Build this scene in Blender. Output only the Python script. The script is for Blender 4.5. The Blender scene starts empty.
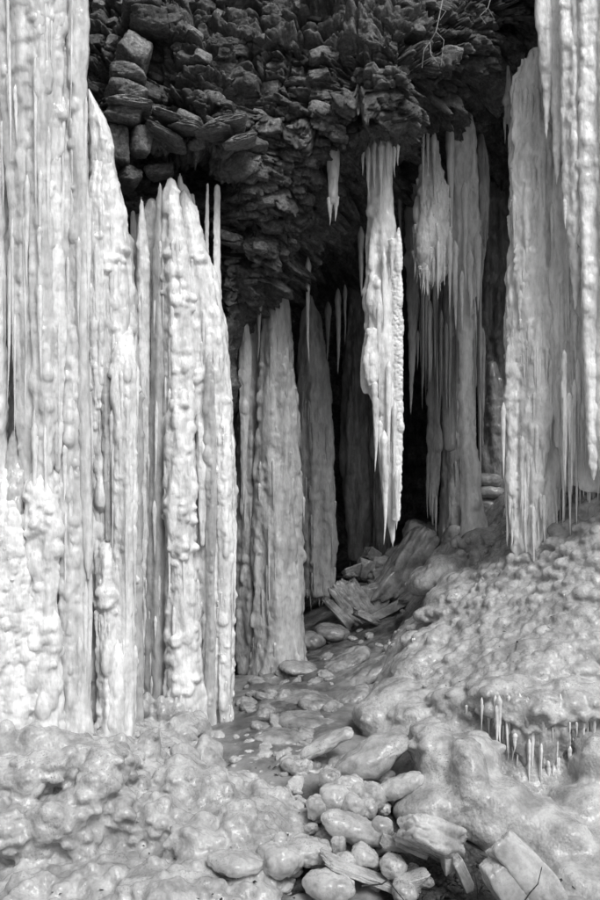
import bpy, math, random
import numpy as np
from mathutils import Vector, Matrix, Euler

# ------------------------------------------------------------------ camera, sky, sun, exposure
SC = bpy.context.scene
COL = SC.collection
H = 2.8                      # camera height above the floor
F = 965.0                    # focal length in photograph pixels (600 x 900)
R = math.radians

cam_d = bpy.data.cameras.new('camera'); cam = bpy.data.objects.new('camera', cam_d); COL.objects.link(cam)
cam_d.sensor_fit = 'VERTICAL'; cam_d.sensor_height = 24.0; cam_d.lens = 24.0 * F / 900.0
cam_d.clip_start = 0.05; cam_d.clip_end = 2000.0
cam.location = (0, 0, H); cam.rotation_euler = (R(90), 0, 0)
SC.camera = cam

SUN_AZ, SUN_EL = 153.0, 51.0         # azimuth from +Y towards +X
world = bpy.data.worlds.new('World'); SC.world = world; world.use_nodes = True
wn = world.node_tree; wn.nodes.clear()
w_out = wn.nodes.new('ShaderNodeOutputWorld'); w_bg = wn.nodes.new('ShaderNodeBackground')
w_sky = wn.nodes.new('ShaderNodeTexSky'); w_bw = wn.nodes.new('ShaderNodeRGBToBW')
w_sky.sky_type = 'NISHITA'; w_sky.sun_disc = False
w_sky.sun_elevation = R(SUN_EL); w_sky.sun_rotation = R(SUN_AZ)
w_sky.air_density = 1.0; w_sky.dust_density = 4.0
w_bg.inputs['Strength'].default_value = 0.07
wn.links.new(w_sky.outputs[0], w_bw.inputs[0]); wn.links.new(w_bw.outputs[0], w_bg.inputs['Color'])
wn.links.new(w_bg.outputs[0], w_out.inputs['Surface'])

sun_d = bpy.data.lights.new('sun', 'SUN'); sun = bpy.data.objects.new('sun', sun_d); COL.objects.link(sun)
sun_d.energy = 1.5; sun_d.angle = R(22); sun_d.color = (1, 1, 1)
_sd = Vector((math.sin(R(SUN_AZ)) * math.cos(R(SUN_EL)), math.cos(R(SUN_AZ)) * math.cos(R(SUN_EL)), math.sin(R(SUN_EL))))
sun.rotation_euler = (-_sd).to_track_quat('-Z', 'Y').to_euler()
sun.location = _sd * 30

SC.view_settings.view_transform = 'Standard'; SC.view_settings.look = 'None'
SC.view_settings.gamma = 1.0; SC.view_settings.use_curve_mapping = False
SC.view_settings.exposure = 0.93
SC.render.engine = 'CYCLES'
cy = SC.cycles
cy.use_denoising = True; cy.max_bounces = 8; cy.diffuse_bounces = 4; cy.glossy_bounces = 3
cy.transmission_bounces = 3; cy.caustics_reflective = False; cy.caustics_refractive = False

# ------------------------------------------------------------------ numpy noise
U = np.uint32
def _h(ix, iy, iz, s):
    with np.errstate(over='ignore'):
        h = (ix.astype(np.int64) & 0xffffffff).astype(U) * U(0x9E3779B1)
        h ^= (iy.astype(np.int64) & 0xffffffff).astype(U) * U(0x85EBCA77)
        h ^= (iz.astype(np.int64) & 0xffffffff).astype(U) * U(0xC2B2AE3D)
        h ^= U((s * 0x27D4EB2F) & 0xffffffff)
        h ^= h >> U(15); h *= U(0x2C1B3C6D); h ^= h >> U(12); h *= U(0x297A2D39); h ^= h >> U(15)
    return h.astype(np.float32) * np.float32(1 / 4294967296.0)

def vnoise(x, y, z, s=0):
    """value noise, -1..1"""
    x = np.asarray(x, np.float32); y = np.asarray(y, np.float32); z = np.asarray(z, np.float32)
    x, y, z = np.broadcast_arrays(x, y, z)
    ix, iy, iz = np.floor(x), np.floor(y), np.floor(z)
    fx, fy, fz = x - ix, y - iy, z - iz
    fx = fx * fx * (3 - 2 * fx); fy = fy * fy * (3 - 2 * fy); fz = fz * fz * (3 - 2 * fz)
    out = 0
    for dx in (0, 1):
        wx = fx if dx else 1 - fx
        for dy in (0, 1):
            wy = fy if dy else 1 - fy
            for dz in (0, 1):
                wz = fz if dz else 1 - fz
                out = out + wx * wy * wz * _h(ix + dx, iy + dy, iz + dz, s)
    return out * 2 - 1

def fbm(x, y, z, s=0, o=4, g=0.5):
    a, t, f = 1.0, 0, 1.0
    n = 0
    for k in range(o):
        t = t + a * vnoise(x * f, y * f, z * f, s + 17 * k); n += a
        a *= g; f *= 2.03
    return t / n

def worley3(x, y, z, s=0):
    ix, iy, iz = np.floor(x), np.floor(y), np.floor(z)
    f1 = np.full(x.shape, 9.0, np.float32); f2 = f1.copy()
    vid = np.zeros(x.shape, np.float32)
    v = [np.zeros(x.shape, np.float32) for _ in range(3)]
    for dx in (-1, 0, 1):
        for dy in (-1, 0, 1):
            for dz in (-1, 0, 1):
                cx, cy_, cz = ix + dx, iy + dy, iz + dz
                a = _h(cx, cy_, cz, s)
                b = (a * 7919.13) % 1.0; c = (a * 104729.7) % 1.0
                ex = x - (cx + 0.1 + 0.8 * a); ey = y - (cy_ + 0.1 + 0.8 * b); ez = z - (cz + 0.1 + 0.8 * c)
                d = ex * ex + ey * ey + ez * ez
                m = d < f1
                f2 = np.where(m, f1, np.minimum(f2, d))
                f1 = np.where(m, d, f1)
                vid = np.where(m, a, vid)
                v[0] = np.where(m, ex, v[0]); v[1] = np.where(m, ey, v[1]); v[2] = np.where(m, ez, v[2])
    return np.sqrt(f1), np.sqrt(f2), vid, v

def worley2(x, y, s=0):
    ix, iy = np.floor(x), np.floor(y)
    f1 = np.full(x.shape, 9.0, np.float32); f2 = f1.copy(); vid = np.zeros(x.shape, np.float32); ey1 = f1 * 0
    zz = np.zeros_like(ix)
    for dx in (-1, 0, 1):
        for dy in (-1, 0, 1):
            cx, cy_ = ix + dx, iy + dy
            a = _h(cx, cy_, zz, s); b = (a * 7919.13) % 1.0
            ex = x - (cx + 0.1 + 0.8 * a); ey = y - (cy_ + 0.1 + 0.8 * b)
            d = ex * ex + ey * ey
            m = d < f1
            f2 = np.where(m, f1, np.minimum(f2, d)); f1 = np.where(m, d, f1)
            vid = np.where(m, a, vid); ey1 = np.where(m, ey, ey1)
    return np.sqrt(f1), np.sqrt(f2), vid, ey1

def dome(f1, rad=0.75):
    return np.sqrt(np.clip(1 - (f1 / rad) ** 2, 0, 1))

def sstep(a, b, x):
    t = np.clip((x - a) / (b - a), 0, 1)
    return t * t * (3 - 2 * t)

# ------------------------------------------------------------------ pixel rays to places
def X(px, D): return (px - 300.0) / F * D
def Z(py, D): return H + (450.0 - py) / F * D
def W(px, py, D): return Vector((X(px, D), D, Z(py, D)))
def G(D): return D + 0.52 * min(max((8.2 - D) / 2.2, 0.0), 1.1)      # the foreground floor drops away towards the viewer

# ------------------------------------------------------------------ materials (neutral greys: the photograph is black and white)
def new_mat(name):
    m = bpy.data.materials.new(name); m.use_nodes = True
    nt = m.node_tree; b = nt.nodes['Principled BSDF']
    return m, nt, b
def node(nt, t, **kw):
    n = nt.nodes.new(t)
    for k, v in kw.items(): setattr(n, k, v)
    return n
def grey(v): return (v, v, v, 1)
def ramp(nt, fac, stops):
    r = node(nt, 'ShaderNodeValToRGB')
    e = r.color_ramp.elements
    e[0].position, e[0].color = stops[0][0], grey(stops[0][1])
    e[1].position, e[1].color = stops[-1][0], grey(stops[-1][1])
    for p, v in stops[1:-1]:
        q = e.new(p); q.color = grey(v)
    nt.links.new(fac, r.inputs[0])
    return r.outputs[0]
def noise_tex(nt, scale, detail=4, rough=0.55, stretch=None, coord='Object'):
    tc = node(nt, 'ShaderNodeNewGeometry')
    mp = node(nt, 'ShaderNodeMapping')
    if stretch: mp.inputs['Scale'].default_value = stretch
    nt.links.new(tc.outputs['Position'], mp.inputs[0])
    n = node(nt, 'ShaderNodeTexNoise'); n.inputs['Scale'].default_value = scale
    n.inputs['Detail'].default_value = detail; n.inputs['Roughness'].default_value = rough
    nt.links.new(mp.outputs[0], n.inputs['Vector'])
    return n.outputs[0]
def mixc(nt, fac, a, b, mode='MIX'):
    m = node(nt, 'ShaderNodeMix', data_type='RGBA', blend_type=mode)
    if isinstance(fac, float): m.inputs[0].default_value = fac
    else: nt.links.new(fac, m.inputs[0])
    for i, v in ((6, a), (7, b)):
        if isinstance(v, float): m.inputs[i].default_value = grey(v)
        else: nt.links.new(v, m.inputs[i])
    return m.outputs[2]

def ice_mat(name, lo, hi, sss=0.45, rad=0.05, rough=0.28, streak=True, bump=0.35, fine=70, dirt=None, grain=0.5, coat=0.6, specks=0.0, trans=0.0):
    m, nt, b = new_mat(name)
    n1 = noise_tex(nt, 9.0 if streak else 5.0, 3, 0.62, (1, 1, 0.24) if streak else None)
    c1 = ramp(nt, n1, [(0.34, lo), (0.64, hi)])
    n2 = noise_tex(nt, 38.0, 2, 0.65, (1, 1, 0.35) if streak else None)
    c2 = ramp(nt, n2, [(0.30, 0.84), (0.58, 1.0)])
    c = mixc(nt, 1.0, c1, c2, 'MULTIPLY')
    if dirt:
        n3 = noise_tex(nt, dirt, 6, 0.75)
        c3 = ramp(nt, n3, [(0.60, 1.0), (0.72, 0.25)])
        n4 = noise_tex(nt, dirt * 7, 3, 0.7)
        c4 = ramp(nt, n4, [(0.55, 1.0), (0.64, 0.0)])
        k = mixc(nt, c4, c3, 1.0)
        c = mixc(nt, 1.0, c, k, 'MULTIPLY')
    if specks:
        n5 = noise_tex(nt, 75.0, 2, 0.6); n6 = noise_tex(nt, 3.0, 3, 0.6)
        k1 = ramp(nt, n5, [(0.60, 1.0), (0.66, 0.22)]); k2 = ramp(nt, n6, [(0.46, 0.0), (0.62, specks)])
        c = mixc(nt, 1.0, c, mixc(nt, k2, 1.0, k1), 'MULTIPLY')
    nt.links.new(c, b.inputs['Base Color'])
    b.inputs['Subsurface Weight'].default_value = sss
    b.inputs['Subsurface Radius'].default_value = (1, 1, 1)
    b.inputs['Subsurface Scale'].default_value = rad
    b.inputs['IOR'].default_value = 1.31
    b.inputs['Coat Weight'].default_value = coat; b.inputs['Coat Roughness'].default_value = 0.07; b.inputs['Transmission Weight'].default_value = trans; b.inputs['Coat IOR'].default_value = 1.33
    rr = ramp(nt, n2, [(0.3, rough * 0.6), (0.7, rough * 1.7)])
    nt.links.new(rr, b.inputs['Roughness'])
    # vertical drip streaks (or lumpy relief), then small beads, then frost grain
    bn = noise_tex(nt, fine, 3, 0.6, (1, 1, 0.28) if streak else None)
    bp = node(nt, 'ShaderNodeBump'); bp.inputs['Strength'].default_value = bump; bp.inputs['Distance'].default_value = 0.03
    nt.links.new(bn, bp.inputs['Height'])
    ge = node(nt, 'ShaderNodeNewGeometry'); mp = node(nt, 'ShaderNodeMapping'); mp.inputs['Scale'].default_value = (1, 1, 0.45 if streak else 0.8)
    nt.links.new(ge.outputs['Position'], mp.inputs[0])
    vo = node(nt, 'ShaderNodeTexVoronoi'); vo.feature = 'F1'; vo.inputs['Scale'].default_value = 46.0
    nt.links.new(mp.outputs[0], vo.inputs['Vector'])
    b2 = node(nt, 'ShaderNodeBump'); b2.invert = True; b2.inputs['Strength'].default_value = grain; b2.inputs['Distance'].default_value = 0.010
    nt.links.new(vo.outputs['Distance'], b2.inputs['Height']); nt.links.new(bp.outputs[0], b2.inputs['Normal'])
    gn = noise_tex(nt, 150.0, 1, 0.6)
    b3 = node(nt, 'ShaderNodeBump'); b3.inputs['Strength'].default_value = 0.35; b3.inputs['Distance'].default_value = 0.006
    nt.links.new(gn, b3.inputs['Height']); nt.links.new(b2.outputs[0], b3.inputs['Normal'])
    nt.links.new(b3.outputs[0], b.inputs['Normal'])
    return m

M = {}
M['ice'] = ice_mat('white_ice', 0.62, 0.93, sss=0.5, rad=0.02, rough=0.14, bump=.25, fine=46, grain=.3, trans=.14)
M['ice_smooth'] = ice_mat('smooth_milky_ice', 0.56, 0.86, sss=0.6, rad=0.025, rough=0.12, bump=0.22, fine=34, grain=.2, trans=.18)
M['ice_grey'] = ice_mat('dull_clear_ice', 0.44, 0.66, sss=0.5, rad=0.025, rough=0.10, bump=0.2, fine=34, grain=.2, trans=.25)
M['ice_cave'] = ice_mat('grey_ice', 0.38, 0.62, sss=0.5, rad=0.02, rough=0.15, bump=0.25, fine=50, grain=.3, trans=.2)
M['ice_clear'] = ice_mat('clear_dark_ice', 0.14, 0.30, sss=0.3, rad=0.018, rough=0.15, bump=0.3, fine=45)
M['mound'] = ice_mat('knobbly_mound_ice', 0.30, 0.58, sss=0.5, rad=0.016, rough=0.16, streak=False, bump=0.15, fine=30, grain=.4, coat=.4, specks=.6, trans=.2)
M['lump'] = ice_mat('rounded_lump_ice', 0.32, 0.56, sss=0.5, rad=0.016, rough=0.14, streak=False, bump=0.15, fine=24, grain=.2, coat=.5, specks=.7, trans=.2)
M['block'] = ice_mat('broken_block_ice', 0.14, 0.34, sss=0.4, rad=0.014, rough=0.15, streak=False, bump=0.35, fine=26, dirt=4.0, grain=.25, coat=.4)

def rock_mat(name, lo, hi, bump=0.8):
    m, nt, b = new_mat(name)
    n1 = noise_tex(nt, 2.2, 6, 0.65); c1 = ramp(nt, n1, [(0.34, lo), (0.66, hi)])
    n2 = noise_tex(nt, 26.0, 8, 0.72); c2 = ramp(nt, n2, [(0.33, 0.28), (0.52, 0.8), (0.68, 1.5)])
    c = mixc(nt, 1.0, c1, c2, 'MULTIPLY')
    nt.links.new(c, b.inputs['Base Color'])
    b.inputs['Roughness'].default_value = 0.75
    bn = noise_tex(nt, 34.0, 8, 0.7)
    bp = node(nt, 'ShaderNodeBump'); bp.inputs['Strength'].default_value = bump; bp.inputs['Distance'].default_value = 0.03
    nt.links.new(bn, bp.inputs['Height']); nt.links.new(bp.outputs[0], b.inputs['Normal'])
    return m
M['rock'] = rock_mat('dark_cliff_rock', 0.04, 0.20)
M['rock_pale'] = rock_mat('grey_cliff_rock', 0.11, 0.34)
M['soil'] = rock_mat('dark_soil_stones', 0.03, 0.08)
def plain(name, v, rough=0.8):
    m, nt, b = new_mat(name)
    n = noise_tex(nt, 60, 3); nt.links.new(ramp(nt, n, [(0.3, v * 0.6), (0.7, v * 1.4)]), b.inputs['Base Color'])
    b.inputs['Roughness'].default_value = rough
    return m
M['twig'] = plain('dark_twig_bark', 0.03)
M['root'] = plain('pale_dry_root', 0.22)
M['leaf'] = plain('dead_leaf', 0.025)

# ground: snowy ice, wet grey stream ice, bare dark soil (masks stored on the mesh as attributes)
def ground_mat():
    m, nt, b = new_mat('icy_ground')
    at = node(nt, 'ShaderNodeAttribute', attribute_name='wet'); ad = node(nt, 'ShaderNodeAttribute', attribute_name='dirt')
    n1 = noise_tex(nt, 4.0, 6, 0.65); cs = ramp(nt, n1, [(0.3, 0.10), (0.62, 0.30)])
    n2 = noise_tex(nt, 6.0, 7, 0.7); cw = ramp(nt, n2, [(0.36, 0.03), (0.5, 0.085), (0.66, 0.22)])
    n3 = noise_tex(nt, 30.0, 6, 0.7); cd = ramp(nt, n3, [(0.35, 0.012), (0.6, 0.06), (0.72, 0.16)])
    c = mixc(nt, at.outputs['Fac'], cs, cw); c = mixc(nt, ad.outputs['Fac'], c, cd)
    nt.links.new(c, b.inputs['Base Color'])
    b.inputs['Subsurface Weight'].default_value = 0.2; b.inputs['Subsurface Radius'].default_value = (1, 1, 1)
    b.inputs['Subsurface Scale'].default_value = 0.03; b.inputs['IOR'].default_value = 1.31
    b.inputs['Roughness'].default_value = 0.32
    bn = noise_tex(nt, 40.0, 6, 0.65)
    bp = node(nt, 'ShaderNodeBump'); bp.inputs['Strength'].default_value = 0.5; bp.inputs['Distance'].default_value = 0.02
    nt.links.new(bn, bp.inputs['Height']); nt.links.new(bp.outputs[0], b.inputs['Normal'])
    return m
M['ground'] = ground_mat()

# ------------------------------------------------------------------ mesh and object helpers
def mesh_raw(name, V, Q, T=None):
    """V (n,3); Q (q,4) quads; T (t,3) triangles"""
    me = bpy.data.meshes.new(name)
    V = np.ascontiguousarray(V, np.float32)
    Q = np.zeros((0, 4), np.int32) if Q is None else np.asarray(Q, np.int32)
    T = np.zeros((0, 3), np.int32) if T is None else np.asarray(T, np.int32)
    me.vertices.add(len(V)); me.vertices.foreach_set('co', V.ravel())
    loops = np.concatenate([Q.ravel(), T.ravel()]).astype(np.int32)
    me.loops.add(len(loops)); me.loops.foreach_set('vertex_index', loops)
    npol = len(Q) + len(T)
    me.polygons.add(npol)
    ls = np.concatenate([np.arange(len(Q)) * 4, len(Q) * 4 + np.arange(len(T)) * 3]).astype(np.int32)
    me.polygons.foreach_set('loop_start', ls)
    me.polygons.foreach_set('use_smooth', np.ones(npol, bool))
    me.update(calc_edges=True); me.validate()
    return me
def grid_faces(n, m, wrap=False, flip=False):
    i = np.arange(n - 1)[:, None]; j = np.arange(m if wrap else m - 1)[None, :]
    j2 = (j + 1) % m
    a = i * m + j; b = i * m + j2; c = (i + 1) * m + j2; d = (i + 1) * m + j
    q = np.stack([a, b, c, d] if not flip else [a, d, c, b], -1)
    return q.reshape(-1, 4)

def thing(name, label, cat, loc=(0, 0, 0), group=None):
    o = bpy.data.objects.new(name, None); COL.objects.link(o); o.location = loc; o.empty_display_size = 0.1
    o['label'] = label; o['category'] = cat
    if group: o['group'] = group
    return o
def tag(o, label, cat, group=None):
    o['label'] = label; o['category'] = cat
    if group: o['group'] = group
    return o
def obj(name, me, mat, parent=None, loc=(0, 0, 0), rot=None, scale=None):
    o = bpy.data.objects.new(name, me); COL.objects.link(o)
    if mat is not None and len(me.materials) == 0: me.materials.append(mat)
    o.parent = parent
    o.location = Vector(loc) - (parent.location if parent else Vector((0, 0, 0)))
    if rot is not None: o.rotation_euler = rot
    if scale is not None: o.scale = scale
    return o
def world_mesh(name, V, Q, mat, parent=None, T=None, base=None):
    """vertices are given in the world; the object's origin is put at base (or at its parent)"""
    b = np.array(base if base is not None else (parent.location if parent else (0, 0, 0)), np.float32)
    me = mesh_raw(name, np.asarray(V, np.float32) - b, Q, T)
    return obj(name, me, mat, parent, Vector(b.tolist()))

# ------------------------------------------------------------------ generators: ice columns, icicles, lumps, chunks
def sphere_dirs(k):
    """cube-sphere directions with faces"""
    a = np.tan(np.linspace(-math.pi / 4, math.pi / 4, k + 1))
    g, h = np.meshgrid(a, a, indexing='ij'); o = np.ones_like(g)
    Vs, Qs, off = [], [], 0
    for f in ((o, g, h), (-o, h, g), (h, o, g), (g, -o, h), (g, h, o), (h, g, -o)):
        Vs.append(np.stack(f, -1).reshape(-1, 3)); Qs.append(grid_faces(k + 1, k + 1) + off); off += (k + 1) ** 2
    V = np.concatenate(Vs); Q = np.concatenate(Qs)
    key = np.round(V * 1e5).astype(np.int64)
    V = V / np.linalg.norm(V, axis=1, keepdims=True)
    _, idx, inv = np.unique(key, axis=0, return_index=True, return_inverse=True)
    return V[idx], inv.ravel()[Q]
DIRS = {}
def dirs(k):
    if k not in DIRS: DIRS[k] = sphere_dirs(k)
    return DIRS[k]


PRIM, PRIMQ = dirs(3)
def balls(pos, scl, drip=0.0):
    """many small closed balls; drip > 0 makes them hanging drops, narrow above"""
    pos = np.asarray(pos, float).reshape(-1, 3); scl = np.asarray(scl, float).reshape(-1, 3)
    p = PRIM.copy(); f = 1 - drip * p[:, 2]
    p[:, 0] *= f; p[:, 1] *= f
    V = (p[None] * scl[:, None] + pos[:, None]).reshape(-1, 3)
    Q = (PRIMQ[None] + (np.arange(len(pos)) * len(p))[:, None, None]).reshape(-1, 4)
    return V, Q
def join(parts):
    Vs, Qs, Ts, off = [], [], [], 0
    for V, Q, T in parts:
        Vs.append(V); Qs.append(np.asarray(Q) + off)
        if T is not None: Ts.append(np.asarray(T) + off)
        off += len(V)
    return np.concatenate(Vs), np.concatenate(Qs), (np.concatenate(Ts) if Ts else None)
def fuse(V, Q, T, voxel, smooth=2):
    """weld overlapping closed shapes into one skin; returns vertices, quads, normals"""
    me = mesh_raw('tmp', V, Q, T); o = bpy.data.objects.new('tmp', me); COL.objects.link(o)
    md = o.modifiers.new('r', 'REMESH'); md.mode = 'VOXEL'; md.voxel_size = voxel; md.use_smooth_shade = True
    if smooth:
        ms = o.modifiers.new('s', 'SMOOTH'); ms.iterations = smooth; ms.factor = 0.5
    dg = bpy.context.evaluated_depsgraph_get(); ev = o.evaluated_get(dg); m2 = ev.to_mesh()
    n = len(m2.vertices); VV = np.empty(n * 3, np.float32); m2.vertices.foreach_get('co', VV); VV = VV.reshape(-1, 3)
    NN = np.empty(n * 3, np.float32); m2.vertices.foreach_get('normal', NN); NN = NN.reshape(-1, 3)
    nl = len(m2.loops); LL = np.empty(nl, np.int32); m2.loops.foreach_get('vertex_index', LL)
    QQ = LL.reshape(-1, 4)
    ev.to_mesh_clear(); bpy.data.objects.remove(o); bpy.data.meshes.remove(me)
    return VV, QQ, NN
def compact(V, Q):
    used = np.unique(Q); mp = np.full(len(V), -1); mp[used] = np.arange(len(used))
    return V[used], mp[Q], used
def ripple(V, N, seed, amp, scale, stretch=1.6, rough=0.0035):
    """small waxy domes and roughness added to a fused skin"""
    x, y, z = V[:, 0], V[:, 1], V[:, 2]
    f1, _, _, _ = worley3(x / scale + seed, y / scale, z / (scale * stretch), seed)
    mk = 0.35 + 0.65 * sstep(-.3, .4, vnoise(x * 3, y * 3, z * 1.2, seed + 2))
    d = amp * mk * (dome(f1, .85) - .5) + rough * fbm(x * 28, y * 28, z * 16, seed + 3, 3)
    return V + N * d[:, None].astype(np.float32)

class Col: pass
def ice_column(parent, D, outline, seed, name='ice_column', mat='ice', ns=12, strand=(0.16, 0.36), core=0.77, dr=0.75,
               knob=0.014, kscale=0.07, kstretch=1.7, flute=0.006, fl=0.035, drop=(0.12, 0.42), dyn=0.0, res=0.75, emerge=0.0, runs=None, bead=(0.013, 0.036), elong=(1.2, 4.2), clus=(), voxel=None, face=(-1e9, 1e9)):
    """A frozen column or curtain strip. outline: (py, left px, right px) from the top down at depth D.
    Its cross-section is the union of a core and many waxy drip strands."""
    rng = random.Random(seed)
    ol = np.array(outline, float)
    z_c = Z(ol[:, 0], D); l_c = X(ol[:, 1], D); r_c = X(ol[:, 2], D)
    top, bot = z_c[0], z_c[-1]
    dz = 0.0013 * D / res
    n = max(24, int((top - bot) / dz))
    zs = np.linspace(top, bot, n)
    xl = np.interp(-zs, -z_c, l_c); xr = np.interp(-zs, -z_c, r_c)
    k = max(3, int(0.05 / dz)); ker = np.ones(k) / k
    sm = lambda a: np.convolve(np.pad(a, (k // 2, k - 1 - k // 2), mode='edge'), ker, 'valid')
    xl, xr = sm(xl), sm(xr)
    ja = np.minimum(0.016, 0.12 * (xr - xl)); xl = xl + ja * fbm(zs * 4, seed * 1.7 + 0 * zs, 0 * zs, 3, 3); xr = xr + ja * fbm(zs * 4, seed * 2.9 + 0 * zs, 5 + 0 * zs, 3, 3)
    w = np.maximum((xr - xl) / 2, 0.006); cx = (xl + xr) / 2
    wm = float(w.mean())
    cyy = D + dyn + emerge * np.exp(-(top - zs) / 0.22)
    nf = max(14, int(math.pi * wm / (0.0014 * D) * res)); nb = max(6, nf // 4)
    # angle: 0 = towards the camera (-Y), dense in front
    th = np.concatenate([np.linspace(-R(105), R(105), nf, endpoint=False), np.linspace(R(105), R(255), nb, endpoint=False)])
    ux, uy = np.sin(th), -np.cos(th)
    # ellipse core, dr = depth ratio
    rcore = 1.0 / np.sqrt(ux ** 2 + (uy / dr) ** 2)
    P = 14.0
    acc = (core * w[:, None] * rcore[None, :]) ** P
    L = top - bot
    for s in range(ns):
        ph = R(rng.uniform(-100, 100)) if ns > 2 else R(rng.uniform(-40, 40))
        rho0 = wm * rng.uniform(*strand)
        z0 = top - L * rng.uniform(-0.1, 0.55) ; ln = L * rng.uniform(0.3, 1.0); z1 = max(z0 - ln, bot - 0.2)
        per = rng.uniform(*drop); off = rng.random()
        tt = ((z0 - zs) / per + off + 0.35 * vnoise(zs * 2.5, s * 3.3, seed * 1.1, 7)) % 1.0
        prof = 0.72 + 0.42 * np.where(tt < 0.82, (tt / 0.82) ** 1.4, np.sqrt(np.clip(1 - ((tt - 0.82) / 0.18) ** 2, 0, 1)) * 0.9 + 0.1 * 0)
        fade = np.clip((z0 - zs) / 0.15, 0, 1) ** 0.5 * np.clip((zs - z1) / (rho0 * 5), 0, 1) ** 0.6
        wz = w / wm
        rho = rho0 * prof * np.clip(wz, 0.4, 1.25) * fade + 1e-4
        phz = ph + 0.25 * vnoise(zs * 0.9, s * 7.7, seed, 11)
        d = np.maximum(w * 1.0 - rho * 0.85, 0.0) * rng.uniform(0.85, 1.03)
        sx, sy = np.sin(phz) * d, -np.cos(phz) * d * dr
        dot = sx[:, None] * ux + sy[:, None] * uy
        crs = sx[:, None] * uy - sy[:, None] * ux
        q = rho[:, None] ** 2 - crs ** 2
        t = np.where(q > 0, dot + np.sqrt(np.clip(q, 0, None)), 0)
        acc += np.clip(t, 0, None) ** P
    r = acc ** (1 / P)
    s_ = th[None, :] * wm + 0 * zs[:, None]; zz = zs[:, None] + 0 * s_
    # waxy knobs, vertical flutes, fine roughness
    wx = s_ + 0.03 * vnoise(s_ * 6, zz * 6, seed, 5); wz_ = zz + 0.05 * vnoise(s_ * 5, zz * 5, seed + 9, 6)
    if knob > 0:
        f1, f2, vid, ey = worley2(wx / kscale + seed, wz_ / (kscale * kstretch), seed)
        mask = sstep(-0.35, 0.35, vnoise(s_ * 4, zz * 0.9, seed, 21))
        r = r + knob * (dome(f1, 0.8) - 0.45) * (0.25 + 0.95 * mask)
        f1, f2, vid, ey = worley2(wx / (kscale * 0.45) + 3 * seed, wz_ / (kscale * 0.45 * kstretch), seed + 4)
        r = r + 0.42 * knob * (dome(f1, 0.8) - 0.45)
    if flute > 0:
        fv = vnoise(wx / fl, zz / 0.7, seed, 31)
        r = r + flute * (1 - 2 * np.abs(fv))
        fv = vnoise(wx / (fl * 0.45), zz / 0.4, seed, 33)
        r = r + 0.4 * flute * (1 - 2 * np.abs(fv))
    r = r + 0.004 * fbm(s_ * 20, zz * 12, seed, 41, 3)
    sc = np.clip(w / (wm * 0.5), 0.15, 1)[:, None]
    base_r = core * w[:, None] * rcore[None, :]
    r = np.maximum(base_r * 0.75 + (r - base_r * 0.75) * sc, 0.002)
    V = np.stack([cx[:, None] + r * ux, cyy[:, None] + r * uy, zz], -1)
    m_ = len(th)
    ring = V.reshape(-1, 3)
    caps = np.array([[cx[0], cyy[0], top + min(0.03, w[0])], [cx[-1], cyy[-1], bot - min(0.03, w[-1])]])
    VV = np.concatenate([ring, caps]); nt_ = len(ring)
    j = np.arange(m_); j2 = (j + 1) % m_
    T = np.concatenate([np.stack([np.full(m_, nt_), j2, j], -1),
                        np.stack([np.full(m_, nt_ + 1), (n - 1) * m_ + j, (n - 1) * m_ + j2], -1)])
    Q = grid_faces(n, m_, True)
    # beads of frozen drips running down the face, then everything welded into one skin
    bp, bs = [], []
    js = [q for q in range(nf) if abs(th[q]) < R(100)]
    big_ = sum(bead) / 2
    if runs is None: runs = max(2, int(wm / 0.014))
    for k_ in range(runs if knob > 0.0045 else 0):
        j0 = rng.choice(js); z_ = top - rng.uniform(0, .75) * L; zend = max(bot, z_ - L * rng.uniform(.08, .6)); big_ = rng.uniform(*bead)
        while z_ > zend:
            i_ = min(n - 1, max(0, int((top - z_) / max(L, 1e-6) * (n - 1))))
            j0 = min(nf - 1, max(0, j0 + int(round(rng.gauss(0, nf * .022))))); jj = j0
            rr_ = big_ * math.exp(rng.gauss(-.1, .38)) * min(1.0, float(w[i_]) / 0.06); el = rng.uniform(*elong) * (1.8 if rng.random() < .25 else 1)
            if rr_ > 0.007:
                bp.append(V[i_, jj] * 1.0 - np.array([ux[jj], uy[jj], 0]) * rr_ * rng.uniform(.2, .8)); bs.append((rr_ * rng.uniform(.8, 1.4), rr_, rr_ * el))
            z_ -= rr_ * el * rng.uniform(.7, 2.6) + .01
    for k_ in range(int(runs * L * 1.6) if knob > .009 else 0):        # stray bulges, some of them wide
        i_ = rng.randrange(n); jj = rng.choice(js); rr_ = big_ * rng.uniform(.6, 1.5) * min(1.0, float(w[i_]) / 0.08)
        if rr_ < .008: continue
        bp.append(V[i_, jj] - np.array([ux[jj], uy[jj], 0]) * rr_ * rng.uniform(.55, .95)); bs.append((rr_ * rng.uniform(.8, 1.5), rr_, rr_ * rng.uniform(.8, 2.6)))
    for (cpx, cpy, cr, cn) in clus:
        for _ in range(cn):
            a_, b_ = rng.gauss(0, .45), rng.gauss(0, .45)
            zz_ = Z(cpy + b_ * cr, D); i_ = min(n - 1, max(0, int((top - zz_) / L * (n - 1))))
            xx_ = X(cpx + a_ * cr, D); jj = int(np.argmin(np.abs(V[i_, :nf, 0] - xx_)))
            rr_ = rng.uniform(.022, .055); bp.append(V[i_, jj] + np.array([0, rr_ * .25, 0])); bs.append((rr_ * rng.uniform(.9, 1.3), rr_, rr_ * rng.uniform(.8, 1.4)))
    parts_ = [(VV, Q[:, ::-1], T[:, ::-1])]
    if bp:
        bV, bQ = balls(bp, bs, .35); parts_.append((bV, bQ, None))
    fV, fQ, fN = fuse(*join(parts_), voxel or min(0.00175 * D, max(0.007, wm / 5)), 1)
    cen = np.interp(-fV[:, 2], -zs, cyy); wid = np.interp(-fV[:, 2], -zs, w)
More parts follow.
